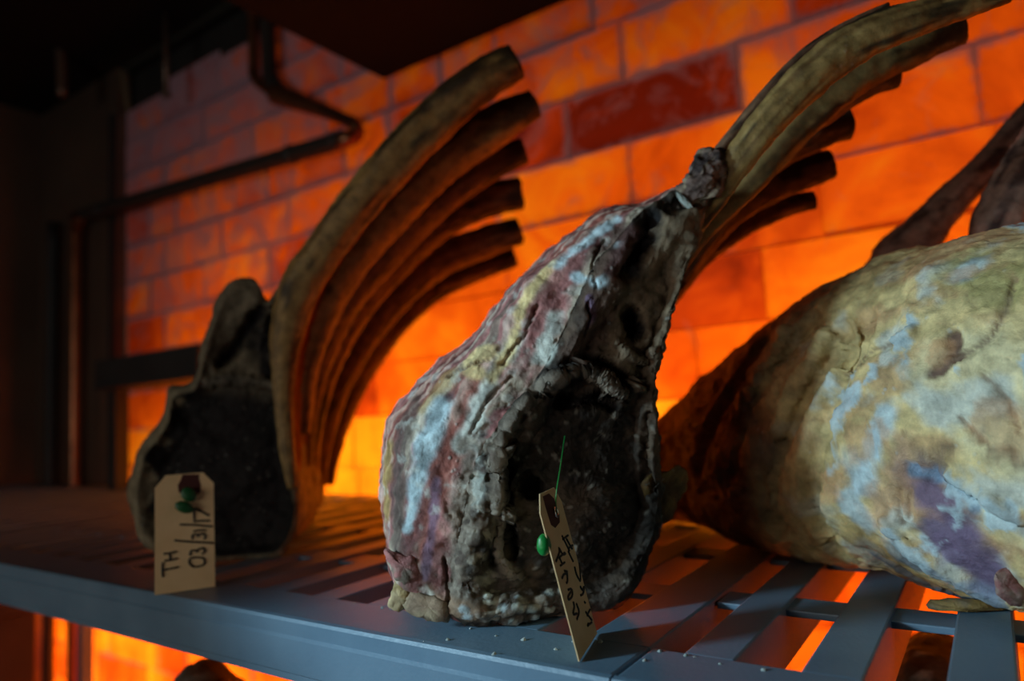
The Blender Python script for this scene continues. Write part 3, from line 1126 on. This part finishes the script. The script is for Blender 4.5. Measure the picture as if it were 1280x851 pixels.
# ------------------------------------------------------------------ rack at the far left
def rack_far():
    base = ground(268, 703)
    root = empty('aged_rib_rack', base)
    tag(root, 'blurred dark rib rack at the far end of the shelf with six long curving bones', 'meat')
    ax = ray(520, 520)
    ax[2] = 0
    ax = _n(ax)
    n = 420
    S0 = section([(350, 352), (356, 385), (357, 430), (360, 490), (366, 560), (372, 610), (373, 650), (355, 690), (320, 702), (280, 704)],
                 [(240, 703), (200, 694), (174, 665), (165, 625), (174, 572), (205, 525), (212, 490), (242, 478), (256, 430), (268, 390), (284, 356), (302, 347), (322, 352), (334, 376), (342, 366)], base, ax, n)
    S1 = section([(356, 358), (364, 385), (366, 430), (369, 490), (375, 560), (381, 610), (380, 645), (362, 680), (325, 692), (280, 694)],
                 [(238, 693), (196, 684), (170, 655), (162, 618), (172, 566), (204, 520), (214, 486), (245, 474), (258, 428), (272, 392), (288, 360), (305, 352), (324, 358), (336, 380), (346, 368)], base + ax * 0.04, ax, n)
    S0[:, 2] = np.maximum(S0[:, 2], 0.001)
    zb = S1[:, 2].min()
    S1[:, 2] -= (zb - .001) * (1 - sstep(0.0, 0.12, S1[:, 2] - zb))
    T = tail(S1, ax, [(0.10, 0.97, 0.92, 0), (0.22, 0.9, 0.80, 0), (0.31, 0.75, 0.65, 0), (0.335, 0.4, 0.45, 0), (0.34, 0.05, 0.3, 0)])
    eye = on_plane(290, 600, base, ax)
    prof = ([0, 0.4, 0.7, 0.85, 0.93, 1.0], [0.004, 0.006, 0.008, 0.003, -0.005, 0.0])
    sc = Sculpt(face_rings(S0, eye, 70, prof, ax) + loft([S0, S1] + T, [20, 18, 18, 12, 6, 4], None))
    sc.disp(0.0065 * fbm(sc.V, 22, 3, 101) + 0.003 * fbm(sc.V, 50, 3, 105))
    sc.normals()
    row = np.repeat(np.arange(sc.nr), sc.nu)
    face = row < 72
    sc.C[:] = np.array((0.16, 0.13, 0.08))
    sc.fill(sstep(0.0, 0.35, fbm(sc.V, 45, 4, 111)), (0.20, 0.17, 0.11))
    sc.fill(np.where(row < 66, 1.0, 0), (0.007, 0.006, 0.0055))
    Pn, C_ = sc.paint, sc.carve
    Pn([(300, 360), (280, 410), (262, 450), (300, 470), (350, 450), (352, 360)], 0.045, (0.16, 0.13, 0.085), 0.95)
    C_([(330, 385), (300, 425), (275, 455)], 0.012, -0.012)
    Pn([(330, 385), (300, 425), (275, 455)], 0.012, BLACKM, 1)
    Pn([(336, 400), (330, 440), (338, 480)], 0.014, BLACKM, 1)
    C_([(258, 478), (300, 474), (345, 482)], 0.010, 0.008)
    Pn([(250, 478), (300, 474), (345, 482)], 0.010, (0.13, 0.11, 0.08), 0.9)
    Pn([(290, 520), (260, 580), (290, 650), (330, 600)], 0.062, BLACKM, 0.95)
    for s in ([(178, 590), (176, 640), (190, 685)], [(214, 500), (200, 545)], [(360, 500), (366, 560), (372, 620)]):
        Pn(s, 0.016, (0.20, 0.165, 0.10), 0.8, warp=0.8)
    for k in range(40):
        Pn([[RNG.uniform(172, 370), RNG.uniform(500, 700)]], RNG.uniform(0.0015, 0.003), (0.09, 0.085, 0.07), 0.7, warp=0.2)
    sc.build('meat_body', M_MEAT, root)
    R = [
        [(645, 76, .86, 22), (600, 102, .86, 25), (548, 145, .865, 26), (495, 200, .87, 26), (445, 258, .875, 25), (405, 312, .88, 23), (375, 360, .885, 24), (358, 420, .89, 19), (354, 480, .888, 13), (358, 550, .884, 10), (366, 610, .88, 6)],
        [(668, 130, .93, 19), (620, 156, .93, 25), (560, 196, .935, 26), (500, 252, .94, 26), (445, 318, .945, 25), (405, 385, .95, 23), (380, 455, .955, 20), (372, 540, .96, 16)],
        [(655, 188, 1.0, 17), (610, 208, 1.0, 21), (555, 244, 1.0, 23), (495, 300, 1.0, 23), (440, 362, 1.0, 23), (402, 432, 1.0, 21), (382, 505, 1.0, 18), (376, 580, 1.0, 15)],
        [(652, 242, 1.07, 20), (605, 252, 1.07, 22), (550, 278, 1.07, 23), (490, 330, 1.07, 23), (440, 392, 1.07, 22), (406, 460, 1.07, 20), (388, 530, 1.07, 17), (382, 600, 1.07, 14)],
        [(650, 288, 1.14, 17), (600, 304, 1.14, 20), (545, 326, 1.14, 21), (492, 372, 1.14, 21), (448, 428, 1.14, 20), (416, 490, 1.14, 18), (400, 550, 1.14, 16), (394, 605, 1.14, 13)],
        [(644, 322, 1.21, 12), (595, 338, 1.21, 15), (545, 360, 1.21, 16), (497, 402, 1.21, 17), (455, 455, 1.21, 17), (428, 510, 1.21, 17), (412, 560, 1.21, 16), (404, 603, 1.21, 14)],
    ]
    paths = []
    for i, r in enumerate(R):
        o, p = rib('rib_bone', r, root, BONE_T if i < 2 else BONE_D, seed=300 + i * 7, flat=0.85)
        paths.append(p)
    for i in range(len(paths) - 1):
        web('intercostal_meat', paths[i], paths[i + 1], root, 0.74, 400 + i, (0.34, 0.06, 0.02), (0.22, 0.045, 0.02), thick=0.008)
    return root


# ------------------------------------------------------------------ big rack at the right
def rack_right():
    A = np.array([0.16, 0.64])
    B = np.array([-0.46, 1.01])
    d2 = (B - A) / np.linalg.norm(B - A)
    L = np.linalg.norm(B - A)
    ax = np.array([d2[0], d2[1], 0])
    side = np.array([d2[1], -d2[0], 0])            # towards the wall side / right
    root = empty('aged_rib_rack', (A[0] + d2[0] * .3, A[1] + d2[1] * .3, 0))
    tag(root, 'huge fat-covered rib roast at the right edge, pale side lit cold, dark far end', 'meat')
    # t, half width near side, half width far side, height, lift of the belly, lateral shift
    K = [(-0.02, .115, .12, .285, .000, 0.00), (0.14, .118, .12, .294, .000, 0.00), (0.28, .116, .12, .300, .000, 0.00), (0.42, .110, .11, .290, .000, 0.00), (0.55, .100, .10, .255, .004, 0.00),
         (0.68, .088, .09, .208, .008, 0.00), (0.80, .074, .07, .160, .012, 0.00), (0.91, .056, .05, .118, .016, 0.0), (0.98, .034, .03, .085, .022, 0.0), (1.0, .010, .010, .065, .035, 0.0)]
    n = 520
    th = np.linspace(0, 2 * np.pi, n, endpoint=False)
    secs = []
    for t, wn, wf, h, lift, shf in K:
        c = np.cos(th)
        s = np.sin(th)
        e = 0.80
        lx = np.sign(c) * np.abs(c) ** e
        lz = np.sign(s) * np.abs(s) ** np.where(s < 0, 0.55, e)
        lx = np.where(s < 0, np.sign(c) * np.abs(c) ** 0.62, lx)
        lat = np.where(lx > 0, lx * wf, lx * wn)
        zc = lift + (h - lift) * 0.42
        z = np.where(lz > 0, zc + lz * (h - zc), zc + lz * (zc - lift))
        lat = lat - 0.022 + 0.16 * np.maximum(z - zc, 0)
        p = np.array([A[0], A[1], 0]) + ax * (t * L) + side * (lat + shf)[:, None]
        p[:, 2] = z
        secs.append(p)
    secs = [p[::-1] for p in secs]
    c0 = secs[0].mean(0)
    rows = face_rings(secs[0], c0, 30, ([0, .6, .85, .95, 1], [-0.012, -0.013, -0.011, -0.006, 0]), ax) + loft(secs, [42, 48, 48, 44, 42, 36, 26, 16, 8], None)
    sc = Sculpt(rows)
    V = sc.V.copy()
    sc.disp(0.011 * fbm(V, 9, 3, 501) + 0.0036 * fbm(V, 28, 3, 505) + 0.0024 * fbm(V, 70, 4, 507) + 0.0014 * ridged(V, 40, 3, 508))
    sc.normals()
    t = ((sc.V - np.array([A[0], A[1], 0])) @ ax) / L
    P_, C_ = sc.paint, sc.carve
    flow = fbm(np.stack([sc.V @ ax * 0.9, sc.V @ side * 2, sc.V[:, 2] * 2.0], 1), 16, 5, 511)
    sc.C[:] = np.array(CREAM)
    sc.fill(sstep(-0.05, 0.3, flow), (0.55, 0.36, 0.17))
    sc.fill(sstep(0.1, 0.4, fbm(sc.V, 30, 5, 515)) * 0.8, PALE)
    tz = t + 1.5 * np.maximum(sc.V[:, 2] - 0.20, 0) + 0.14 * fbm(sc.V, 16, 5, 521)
    sc.fill(sstep(0.38, 0.54, tz) * 0.93, (0.095, 0.06, 0.035))  # darker flesh, with the middle rack's shadow painted into the colour too
    sc.fill(sstep(0.30, 0.40, tz) * (1 - sstep(0.46, 0.56, tz)) * 0.6, OCHRE)  # ochre penumbra painted along the edge of the dark part
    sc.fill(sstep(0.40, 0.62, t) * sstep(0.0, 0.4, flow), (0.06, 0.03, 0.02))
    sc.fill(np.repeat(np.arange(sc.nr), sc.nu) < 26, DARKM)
    # folds on the dark far end
    for s in ([(1010, 400), (960, 460), (920, 540), (905, 600)], [(1050, 420), (1000, 500), (960, 600), (970, 660)], [(950, 430), (900, 510), (870, 580)], [(1080, 400), (1030, 520), (1010, 620), (1040, 690)]):
        C_(s, 0.016, -0.010, warp=0.4)
    for s in ([(985, 420), (940, 500), (912, 580)], [(1030, 420), (980, 520), (965, 620)]):
        C_(s, 0.012, 0.008, warp=0.4)
    # pale lit side: fat sheets, blue-white mould, bruised window of lean
    P_([(1200, 330), (1240, 350), (1275, 345)], 0.030, (0.42, 0.36, 0.14), 0.9, warp=0.5)
    P_([(1170, 470), (1220, 450), (1270, 470), (1230, 520), (1275, 560)], 0.034, (0.74, 0.63, 0.36), 0.9, warp=0.5)
    P_([(1200, 340), (1225, 335)], 0.016, MOULD, 0.8, warp=0.9)
    P_([(1110, 520), (1090, 560), (1080, 600)], 0.016, MOULD, 0.85, warp=0.9)
    P_([(1160, 500), (1200, 510), (1240, 500)], 0.022, PALE, 0.8, warp=0.8)
    P_([(1060, 620), (1080, 650)], 0.014, MOULD, 0.8, warp=0.9)
    P_([(1130, 560), (1120, 610), (1100, 640)], 0.018, (0.50, 0.30, 0.17), 0.8, warp=0.8)
    P_([(1190, 420), (1188, 445), (1165, 470)], [0.008, 0.009, 0.006], MAROON, 0.9, warp=0.5)
    C_([(1190, 420), (1188, 445), (1165, 470)], [0.008, 0.009, 0.006], -0.004)
    P_([(1150, 600), (1180, 640), (1200, 690), (1170, 660), (1240, 720)], 0.024, (0.15, 0.12, 0.20), 0.9, warp=0.5)
    P_([(1140, 585), (1180, 600), (1215, 625)], 0.006, BLUE, 0.9, warp=0.7)
    C_([(1135, 583), (1185, 602), (1240, 640), (1280, 660)], 0.006, -0.006, warp=0.4)
    P_([(1120, 690), (1180, 720), (1250, 745)], 0.014, BLUE, 0.8, warp=0.8)
    P_([(1210, 640), (1250, 660), (1278, 690)], 0.012, CREAM, 0.8, warp=0.6)
    P_([(1130, 650), (1110, 680)], 0.012, PALE, 0.7, warp=0.9)
    P_([(1140, 420), (1125, 430)], 0.009, CREAM, 0.9, warp=0.7)
    C_([(1140, 416), (1125, 428)], 0.008, 0.006)
    P_([(1100, 740), (1160, 755), (1230, 770)], 0.012, (0.16, 0.12, 0.08), 0.8, warp=0.6)
    for s in ([(1190, 560), (1165, 575), (1185, 585)], [(1125, 610), (1122, 640), (1130, 655)], [(1270, 350), (1240, 420), (1190, 450)], [(1060, 470), (1090, 440), (1130, 425)], [(1138, 612), (1136, 645)],
              [(1200, 520), (1240, 560), (1280, 575)], [(1060, 700), (1110, 715), (1160, 740)], [(1230, 470), (1260, 500), (1275, 540)]):
        C_(s, 0.0040, -0.0034, warp=0.25)
        P_(s, 0.0026, (0.2, 0.13, 0.08), 0.7, warp=0.6)
    crk = sstep(0.80, 0.96, ridged(sc.V, 30, 3, 531)) * 0.7
    sc.disp(-0.0025 * crk)
    sc.fill(crk * 0.5, BROWN)
    fk = fbm(sc.V, 95, 5, 551)
    sc.C *= (1 + 0.35 * fk)[:, None]
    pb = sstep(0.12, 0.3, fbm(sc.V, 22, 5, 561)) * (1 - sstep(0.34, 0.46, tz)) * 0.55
    sc.fill(pb, (0.50, 0.27, 0.13))
    P_([(1165, 615), (1190, 650), (1215, 690), (1180, 670), (1235, 715)], 0.020, (0.16, 0.11, 0.19), 0.85, warp=0.5)
    P_([(1140, 588), (1185, 603), (1220, 628)], 0.006, BLUE, 0.9, warp=0.7)
    C_([(1190, 596), (1230, 622), (1280, 652)], 0.010, 0.005, warp=0.3)
    C_([(1110, 655), (1160, 700), (1220, 735), (1275, 752)], 0.009, 0.006, warp=0.5)
    C_([(1090, 690), (1150, 725), (1220, 755)], 0.007, -0.006, warp=0.4)
    P_([(1090, 692), (1150, 727), (1220, 757)], 0.006, BLUE, 0.8, warp=0.7)
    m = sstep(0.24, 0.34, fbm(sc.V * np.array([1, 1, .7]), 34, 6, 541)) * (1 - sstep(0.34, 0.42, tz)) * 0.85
    sc.fill(m, MOULD)
    sc.disp(0.0012 * m)
    sc.normals()
    sc.disp(0.0010 * fbm(sc.V, 200, 3, 545))
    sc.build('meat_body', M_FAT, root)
    R = [
        [(1330, 92, .80, 14), (1290, 142, .80, 17), (1246, 192, .80, 18), (1200, 240, .80, 20), (1158, 288, .805, 26), (1125, 335, .81, 36), (1105, 390, .82, 34)],
        [(1330, 120, .72, 20), (1295, 185, .72, 25), (1268, 232, .72, 27), (1245, 280, .725, 27), (1232, 320, .73, 24), (1225, 370, .74, 20)],
    ]
    for i, r in enumerate(R):
        rib('rib_bone', r, root, ((0.06, 0.03, 0.025), (0.24, 0.14, 0.10), (0.42, 0.27, 0.21), (0.03, 0.011, 0.01)), seed=600 + i * 7, flat=0.5)
    e1, e2 = [float(q) - 0.002 for q in project(sc.surf([[1210, 745], [1258, 725]]))[1]]
    flap('fat_flap', [(1160, 755), (1200, 748), (1240, 755), (1262, 768), (1225, 775), (1180, 770)], [e1 + .008, e1, e1 - .004, e1 - .004, e1, e1 + .006], root, M_FAT, OCHRE, (0.2, 0.15, 0.09), th=0.006, seed=15)
    flap('fat_flap', [(1240, 716), (1262, 708), (1280, 730), (1276, 756), (1252, 752)], [e2, e2, e2, e2, e2], root, M_FAT, (0.3, 0.13, 0.12), (0.4, 0.3, 0.25), th=0.006, seed=16)
    return root


rack_middle()
rack_far()
rack_right()


# ------------------------------------------------------------------ tags
def tag_builder(root, T0, ux, uy, nrm, outline, strokes, patch, hole, bend=None, ink_w=0.0011):
    """a card in its own frame: x to the right, y up, in metres; bend(y) pushes it along the normal"""
    def W(p, off=0.0):
        x, y = p[0], p[1]
        b = bend(y) if bend else 0.0
        return T0 + ux * x + uy * y + nrm * (b + off)
    # paper as a strip grid so that it can bend
    w, h, c = outline
    ny = 24
    ys = sorted(set(list(np.linspace(0, h, ny)) + [h - c]))
    V, Fc = [], []
    nx = 4
    for off in (0.00035, -0.00035):
        for y in ys:
            ins = max(0.0, y - (h - c)) * 0.85
            for k in range(nx + 1):
                V.append(W((-w / 2 + ins + (w - 2 * ins) * k / nx, y), off))
    m = len(ys) * (nx + 1)
    for j in range(len(ys) - 1):
        for k in range(nx):
            a = j * (nx + 1) + k
            Fc.append((a, a + 1, a + nx + 2, a + nx + 1))
            Fc.append((m + a, m + a + nx + 1, m + a + nx + 2, m + a + 1))
    rim = [k for k in range(nx + 1)] + [j * (nx + 1) + nx for j in range(1, len(ys))] + [(len(ys) - 1) * (nx + 1) + k for k in range(nx - 1, -1, -1)] + [j * (nx + 1) for j in range(len(ys) - 2, 0, -1)]
    for a, b in zip(rim, rim[1:] + rim[:1]):
        Fc.append((a, m + a, m + b, b))
    card = link('paper', np.array(V), Fc, M_MANILA, root, smooth=False)
    mb = MB()
    pv = [W(p, 0.0006) for p in patch]
    mb.add(pv, [tuple(range(len(pv)))])
    mb.prism(pv, -nrm * 0.0003)
    mb.build('reinforcement_patch', M_PATCH, root)
    mb = MB()
    for s in strokes:
        pts = resample(catmull(np.array(s, float), 20), max(6, int(len(s) * 5)))
        mb.tube(np.array([W(p, 0.0005) for p in pts]), ink_w, n=6)
    o = mb.build('handwriting', M_INK, root, smooth=True)
    o['label'] = 'black handwriting'
    if hole:
        th = np.linspace(0, 2 * np.pi, 24)
        mb = MB()
        mb.tube(np.array([W((hole[0] + hole[2] * math.cos(q), hole[1] + hole[2] * math.sin(q)), 0.0009) for q in th]), hole[2] * 0.35, n=8, cap=False)
        mb.build('eyelet', M_EYELET, root, smooth=True)
    return W


def blob(name, c, r3, mat, parent, axes, seed=0):
    rows = []
    for ph in np.linspace(-1.5, 1.5, 17):
        th = np.linspace(0, 2 * np.pi, 24, endpoint=False)
        rows.append(c + math.cos(ph) * (np.cos(th)[:, None] * axes[0] * r3[0] + np.sin(th)[:, None] * axes[1] * r3[1]) + math.sin(ph) * axes[2] * r3[2])
    sc = Sculpt(rows)
    sc.disp(min(r3) * 0.12 * fbm(sc.V, 300, 2, seed))
    sc.normals()
    return sc.build(name, mat, parent, zmin=-9)


# tag standing in front of the far rack
b0, b1 = ground(194, 740), ground(270, 738)
ctr = (b0 + b1) / 2
tg = empty('hang_tag', ctr)
tag(tg, 'upright manila tag reading TH 03/31/17 in front of the far rack', 'tag')
nf = -ray(234, 700)
nf[2] = 0
nf = _n(nf)
ux = _n(np.cross(np.array([0, 0, 1.0]), nf))
lean = 0.10
uy = _n(np.array([0, 0, 1.0]) - nf * lean)
nn = np.cross(ux, uy)
PL = 0.715 / F_PX


def t1(x, y):
    q = on_plane(x, y, ctr, nn) - ctr
    return (q @ ux, q @ uy)


h1 = t1(236, 592.5)[1]
w1 = (t1(272.5, 620)[0] - t1(199, 620)[0])
# zoomed view coordinates of the writing: 4.26 px per photo px, origin 180, 560
Z1 = lambda pts: [t1(180 + x / 4.258, 560 + y / 4.258) for x, y in pts]
strokes1 = [Z1(s) for s in (
    [(100, 690), (97, 645), (100, 610)], [(100, 652), (140, 645), (183, 636)],                      # T
    [(104, 566), (135, 562), (174, 553)], [(108, 603), (145, 598), (180, 590)], [(140, 598), (138, 580), (137, 563)],   # H
    [(240, 612), (246, 590), (285, 584), (318, 590), (320, 618), (295, 632), (258, 632), (240, 612)],   # 0
    [(244, 575), (250, 550), (278, 548), (280, 560), (284, 545), (315, 535), (322, 552), (308, 568)],   # 3
    [(160, 494), (260, 502), (372, 508)],                                                            # /
    [(258, 488), (258, 466), (285, 462), (290, 474), (294, 460), (318, 458), (326, 474), (318, 488)],   # 3
    [(262, 446), (300, 440), (330, 440)],                                                            # 1
    [(190, 410), (270, 412), (365, 420)],                                                            # /
    [(262, 394), (310, 390), (350, 390)],                                                            # 1
    [(268, 386), (265, 352), (272, 322)], [(272, 322), (310, 342), (346, 362)],   # 7
)]
patch1 = [t1(180 + x / 4.258, 560 + y / 4.258) for x, y in ((205, 142), (295, 142), (292, 165), (303, 200), (298, 240), (270, 265), (215, 262), (184, 235), (180, 200), (196, 170))]
patch1 = [(x, min(y, h1 - .0006)) for x, y in patch1]
Wt = tag_builder(tg, ctr + np.array([0, 0, 0.0006]), ux, uy, nn, (w1, h1, 0.012), strokes1, patch1, None)
for (x, y, rx, ry, s) in ((238, 250, 44, 36, 1), (215, 318, 50, 30, 2)):
    p = t1(180 + x / 4.258, 560 + y / 4.258)
    aa = math.radians(-25 if s == 2 else -50)
    e0 = ux * math.cos(aa) + uy * math.sin(aa)
    e1 = -ux * math.sin(aa) + uy * math.cos(aa)
    blob('plastic_tie', Wt(p, 0.005), (rx / 4.258 * PL, ry / 4.258 * PL, 0.003), M_DGREEN, tg, (e0, e1, nn), s)
mb = MB()
p = t1(237, 612)
mb.tube([Wt(p, 0.004), Wt(p, -0.006), Wt(p, -0.03) + np.array([0, 0, .004]), at_depth(262, 610, .835)], 0.0007, n=6, rows=20)
mb.build('string', M_DGREEN, tg)

# tag leaning against the middle rack
b0, b1 = ground(723.6, 828), ground(746, 792.5)
ctr = (b0 + b1) / 2
tg = empty('hang_tag', ctr)
tag(tg, 'leaning manila tag seen nearly edge-on against the middle rack with green pin', 'tag')
ux = _n(b1 - b0)
Tm = (at_depth(670, 636, .485) + at_depth(701, 628, .545)) / 2
best = None
for D in np.linspace(.44, .56, 61):
    q = at_depth(684, 614, D)
    e = abs(np.linalg.norm(q - ctr) - 0.125) + 0.6 * abs(_n(q - ctr) @ ux)
    if best is None or e < best[0]:
        best = (e, q)
uy = _n(best[1] - ctr)
uy = _n(uy - (uy @ ux) * ux)
nn = np.cross(ux, uy)
if nn @ (CAM - ctr) < 0:
    nn = -nn
hh = float(np.linalg.norm(best[1] - ctr))
w2 = float(np.linalg.norm(b1 - b0))


def t2(x, y):
    q = on_plane(x, y, ctr, nn) - ctr
    return (q @ ux, q @ uy)


Z2 = lambda pts: [t2(660 + x / 4.728, 620 + y / 4.728) for x, y in pts]
strokes2 = [Z2(s) for s in (
    [(200, 262), (232, 238)], [(232, 318), (258, 296)], [(196, 240), (240, 330)], [(222, 258), (256, 318)], [(232, 330), (246, 360), (262, 392)],
    [(270, 422), (282, 470), (304, 508)], [(298, 402), (302, 440), (306, 500)],
    [(304, 540), (318, 560), (326, 540), (322, 580), (306, 592)],
    [(328, 630), (334, 636)], [(336, 690), (372, 738)], [(344, 712), (362, 676)], [(348, 772), (372, 752)], [(352, 758), (348, 774)],
    [(160, 392), (180, 340), (178, 312), (200, 350), (216, 346)], [(178, 372), (212, 340)], [(186, 418), (212, 398)], [(172, 350), (196, 405)],
    [(196, 492), (206, 470), (222, 462), (226, 450), (210, 448)], [(222, 520), (228, 506), (226, 462)],
    [(232, 560), (252, 556), (256, 596), (236, 618), (232, 600), (250, 570)],
    [(262, 630), (268, 660), (262, 702), (284, 700)], [(280, 640), (296, 690), (284, 735)],
)]
patch2 = [t2(660 + x / 4.728, 620 + y / 4.728) for x, y in ((84, 8), (120, -10), (150, 20), (182, 120), (184, 160), (158, 194), (134, 176), (112, 110))]
patch2 = [(x, min(y, hh - .001)) for x, y in patch2]
hole = t2(693, 641)
bend2 = lambda y: 0.006 * math.sin(math.pi * min(1, max(0, y / hh)))
tag_builder(tg, ctr + np.array([0, 0, 0.0006]), ux, uy, nn, (w2, hh, 0.012), strokes2, patch2, (hole[0], hole[1], 0.0035), bend=None, ink_w=0.0009)
pg = t2(681, 681)
blob('plastic_pin', at_depth(680, 681, .475), (9 * .475 / F_PX, 14 * .475 / F_PX, 0.004), M_GREEN, tg, (RC[:, 0], -RC[:, 1], -RC[:, 2]), 5)
mb = MB()
hp = ctr + ux * hole[0] + uy * hole[1]
mb.tube([hp + nn * 0.002, at_depth(695, 620, .487), at_depth(701, 580, .505), at_depth(706, 545, .566)], 0.0005, n=6, rows=24)
mb.build('string', M_GREEN, tg)

# ------------------------------------------------------------------ below the shelf
mb = MB()
mb.box((-2.93, 0.43, -0.72), (0.93, 1.10, -0.68), 0.003)
mb.build('lower_shelf', M_SHELF, shelf)


def lower_meat(px, py, D, w, h, l, label, axis_px):
    top = at_depth(px, py, D)
    c = np.array([top[0], top[1], -0.68])
    H_ = top[2] + 0.68
    root = empty('aged_rib_roast', c)
    tag(root, label, 'meat', None)
    ax = ray(*axis_px)
    ax[2] = 0
    ax = _n(ax)
    side = np.array([ax[1], -ax[0], 0])
    th = np.linspace(0, 2 * np.pi, 120, endpoint=False)
    rows = []
    for s in np.linspace(-1, 1, 60):
        k = max(0.02, (1 - abs(s) ** 3.0)) ** 0.5
        p = c + ax * (s * l) + side * (np.cos(th) * w * k)[:, None]
        p[:, 2] = c[2] + H_ * 0.5 + np.sin(th) * H_ * 0.5 * k
        rows.append(p)
    sc = Sculpt(rows)
    sc.disp(0.012 * fbm(sc.V, 12, 4, int(px)) + 0.004 * fbm(sc.V, 60, 3, 3))
    sc.normals()
    sc.C[:] = np.array(BROWN)
    sc.fill(sstep(0, .4, fbm(sc.V, 30, 4, 9)), (0.16, 0.13, 0.10))
    sc.fill(sstep(0.3, .5, fbm(sc.V, 60, 4, 12)), PALE)
    sc.build('meat_body', M_MEAT, root, zmin=-0.6795)


lower_meat(250, 836, 0.80, 0.10, 0.4, 0.16, 'dark roast on the lower shelf, its top peeking out under the fascia', (330, 560))
lower_meat(1165, 800, 0.72, 0.10, 0.4, 0.16, 'dark roast on the lower shelf seen through the slots below the right rack', (1250, 560))
bl = at_y(12, 790, 0.62)
mb = MB()
mb.box((bl[0] - .16, 0.56, -0.6799), (bl[0] + .02, 0.66, bl[2] + .06), 0.006)
mb.box((bl[0] - .17, 0.55, bl[2] + .035), (bl[0] + .03, 0.67, bl[2] + .075), 0.004)
o = mb.build('wooden_crate', simple_mat('brown_carton', (0.07, 0.045, 0.03), 0.8, noise=9, c2=(0.05, 0.03, 0.02)), origin=(bl[0], .61, -0.68))
tag(o, 'dark brown box under the shelf at the lower left corner', 'box')

# crumbs fallen on the front land of the shelf
mb = MB()
spots = [(388 + 230, 818), (500, 757), (529, 741), (530, 802), (866, 812), (872, 818), (955, 838), (760, 795), (770, 790), (694, 812), (560, 800), (620, 795), (588, 786), (840, 802), (900, 830), (806, 826), (480, 742), (655, 800), (716, 802)]
for i, (x, y) in enumerate(spots):
    p = ground(x, y)
    if not (SH_Y0 + .004 < p[1] < 0.459):
        p[1] = min(max(p[1], SH_Y0 + .008), 0.455)
    r = RNG.uniform(0.0008, 0.0022)
    th = np.linspace(0, 2 * np.pi, 7, endpoint=False)
    Vv = [p + np.array([math.cos(t) * r * RNG.uniform(.6, 1.5), math.sin(t) * r * RNG.uniform(.6, 1.4), 0.0001]) for t in th]
    Vv += [p + np.array([math.cos(t) * r * .5, math.sin(t) * r * .5, r * RNG.uniform(.6, 1.0)]) for t in th]
    mb.add(Vv, [tuple(range(6, -1, -1)), tuple(range(7, 14))] + [(k, (k + 1) % 7, 7 + (k + 1) % 7, 7 + k) for k in range(7)])
o = mb.build('meat_crumbs', simple_mat('dry_crumbs', (0.3, 0.34, 0.33), 0.7), origin=ground(600, 795))
tag(o, 'pale dry crumbs scattered along the front edge of the shelf', 'crumbs', kind='stuff')
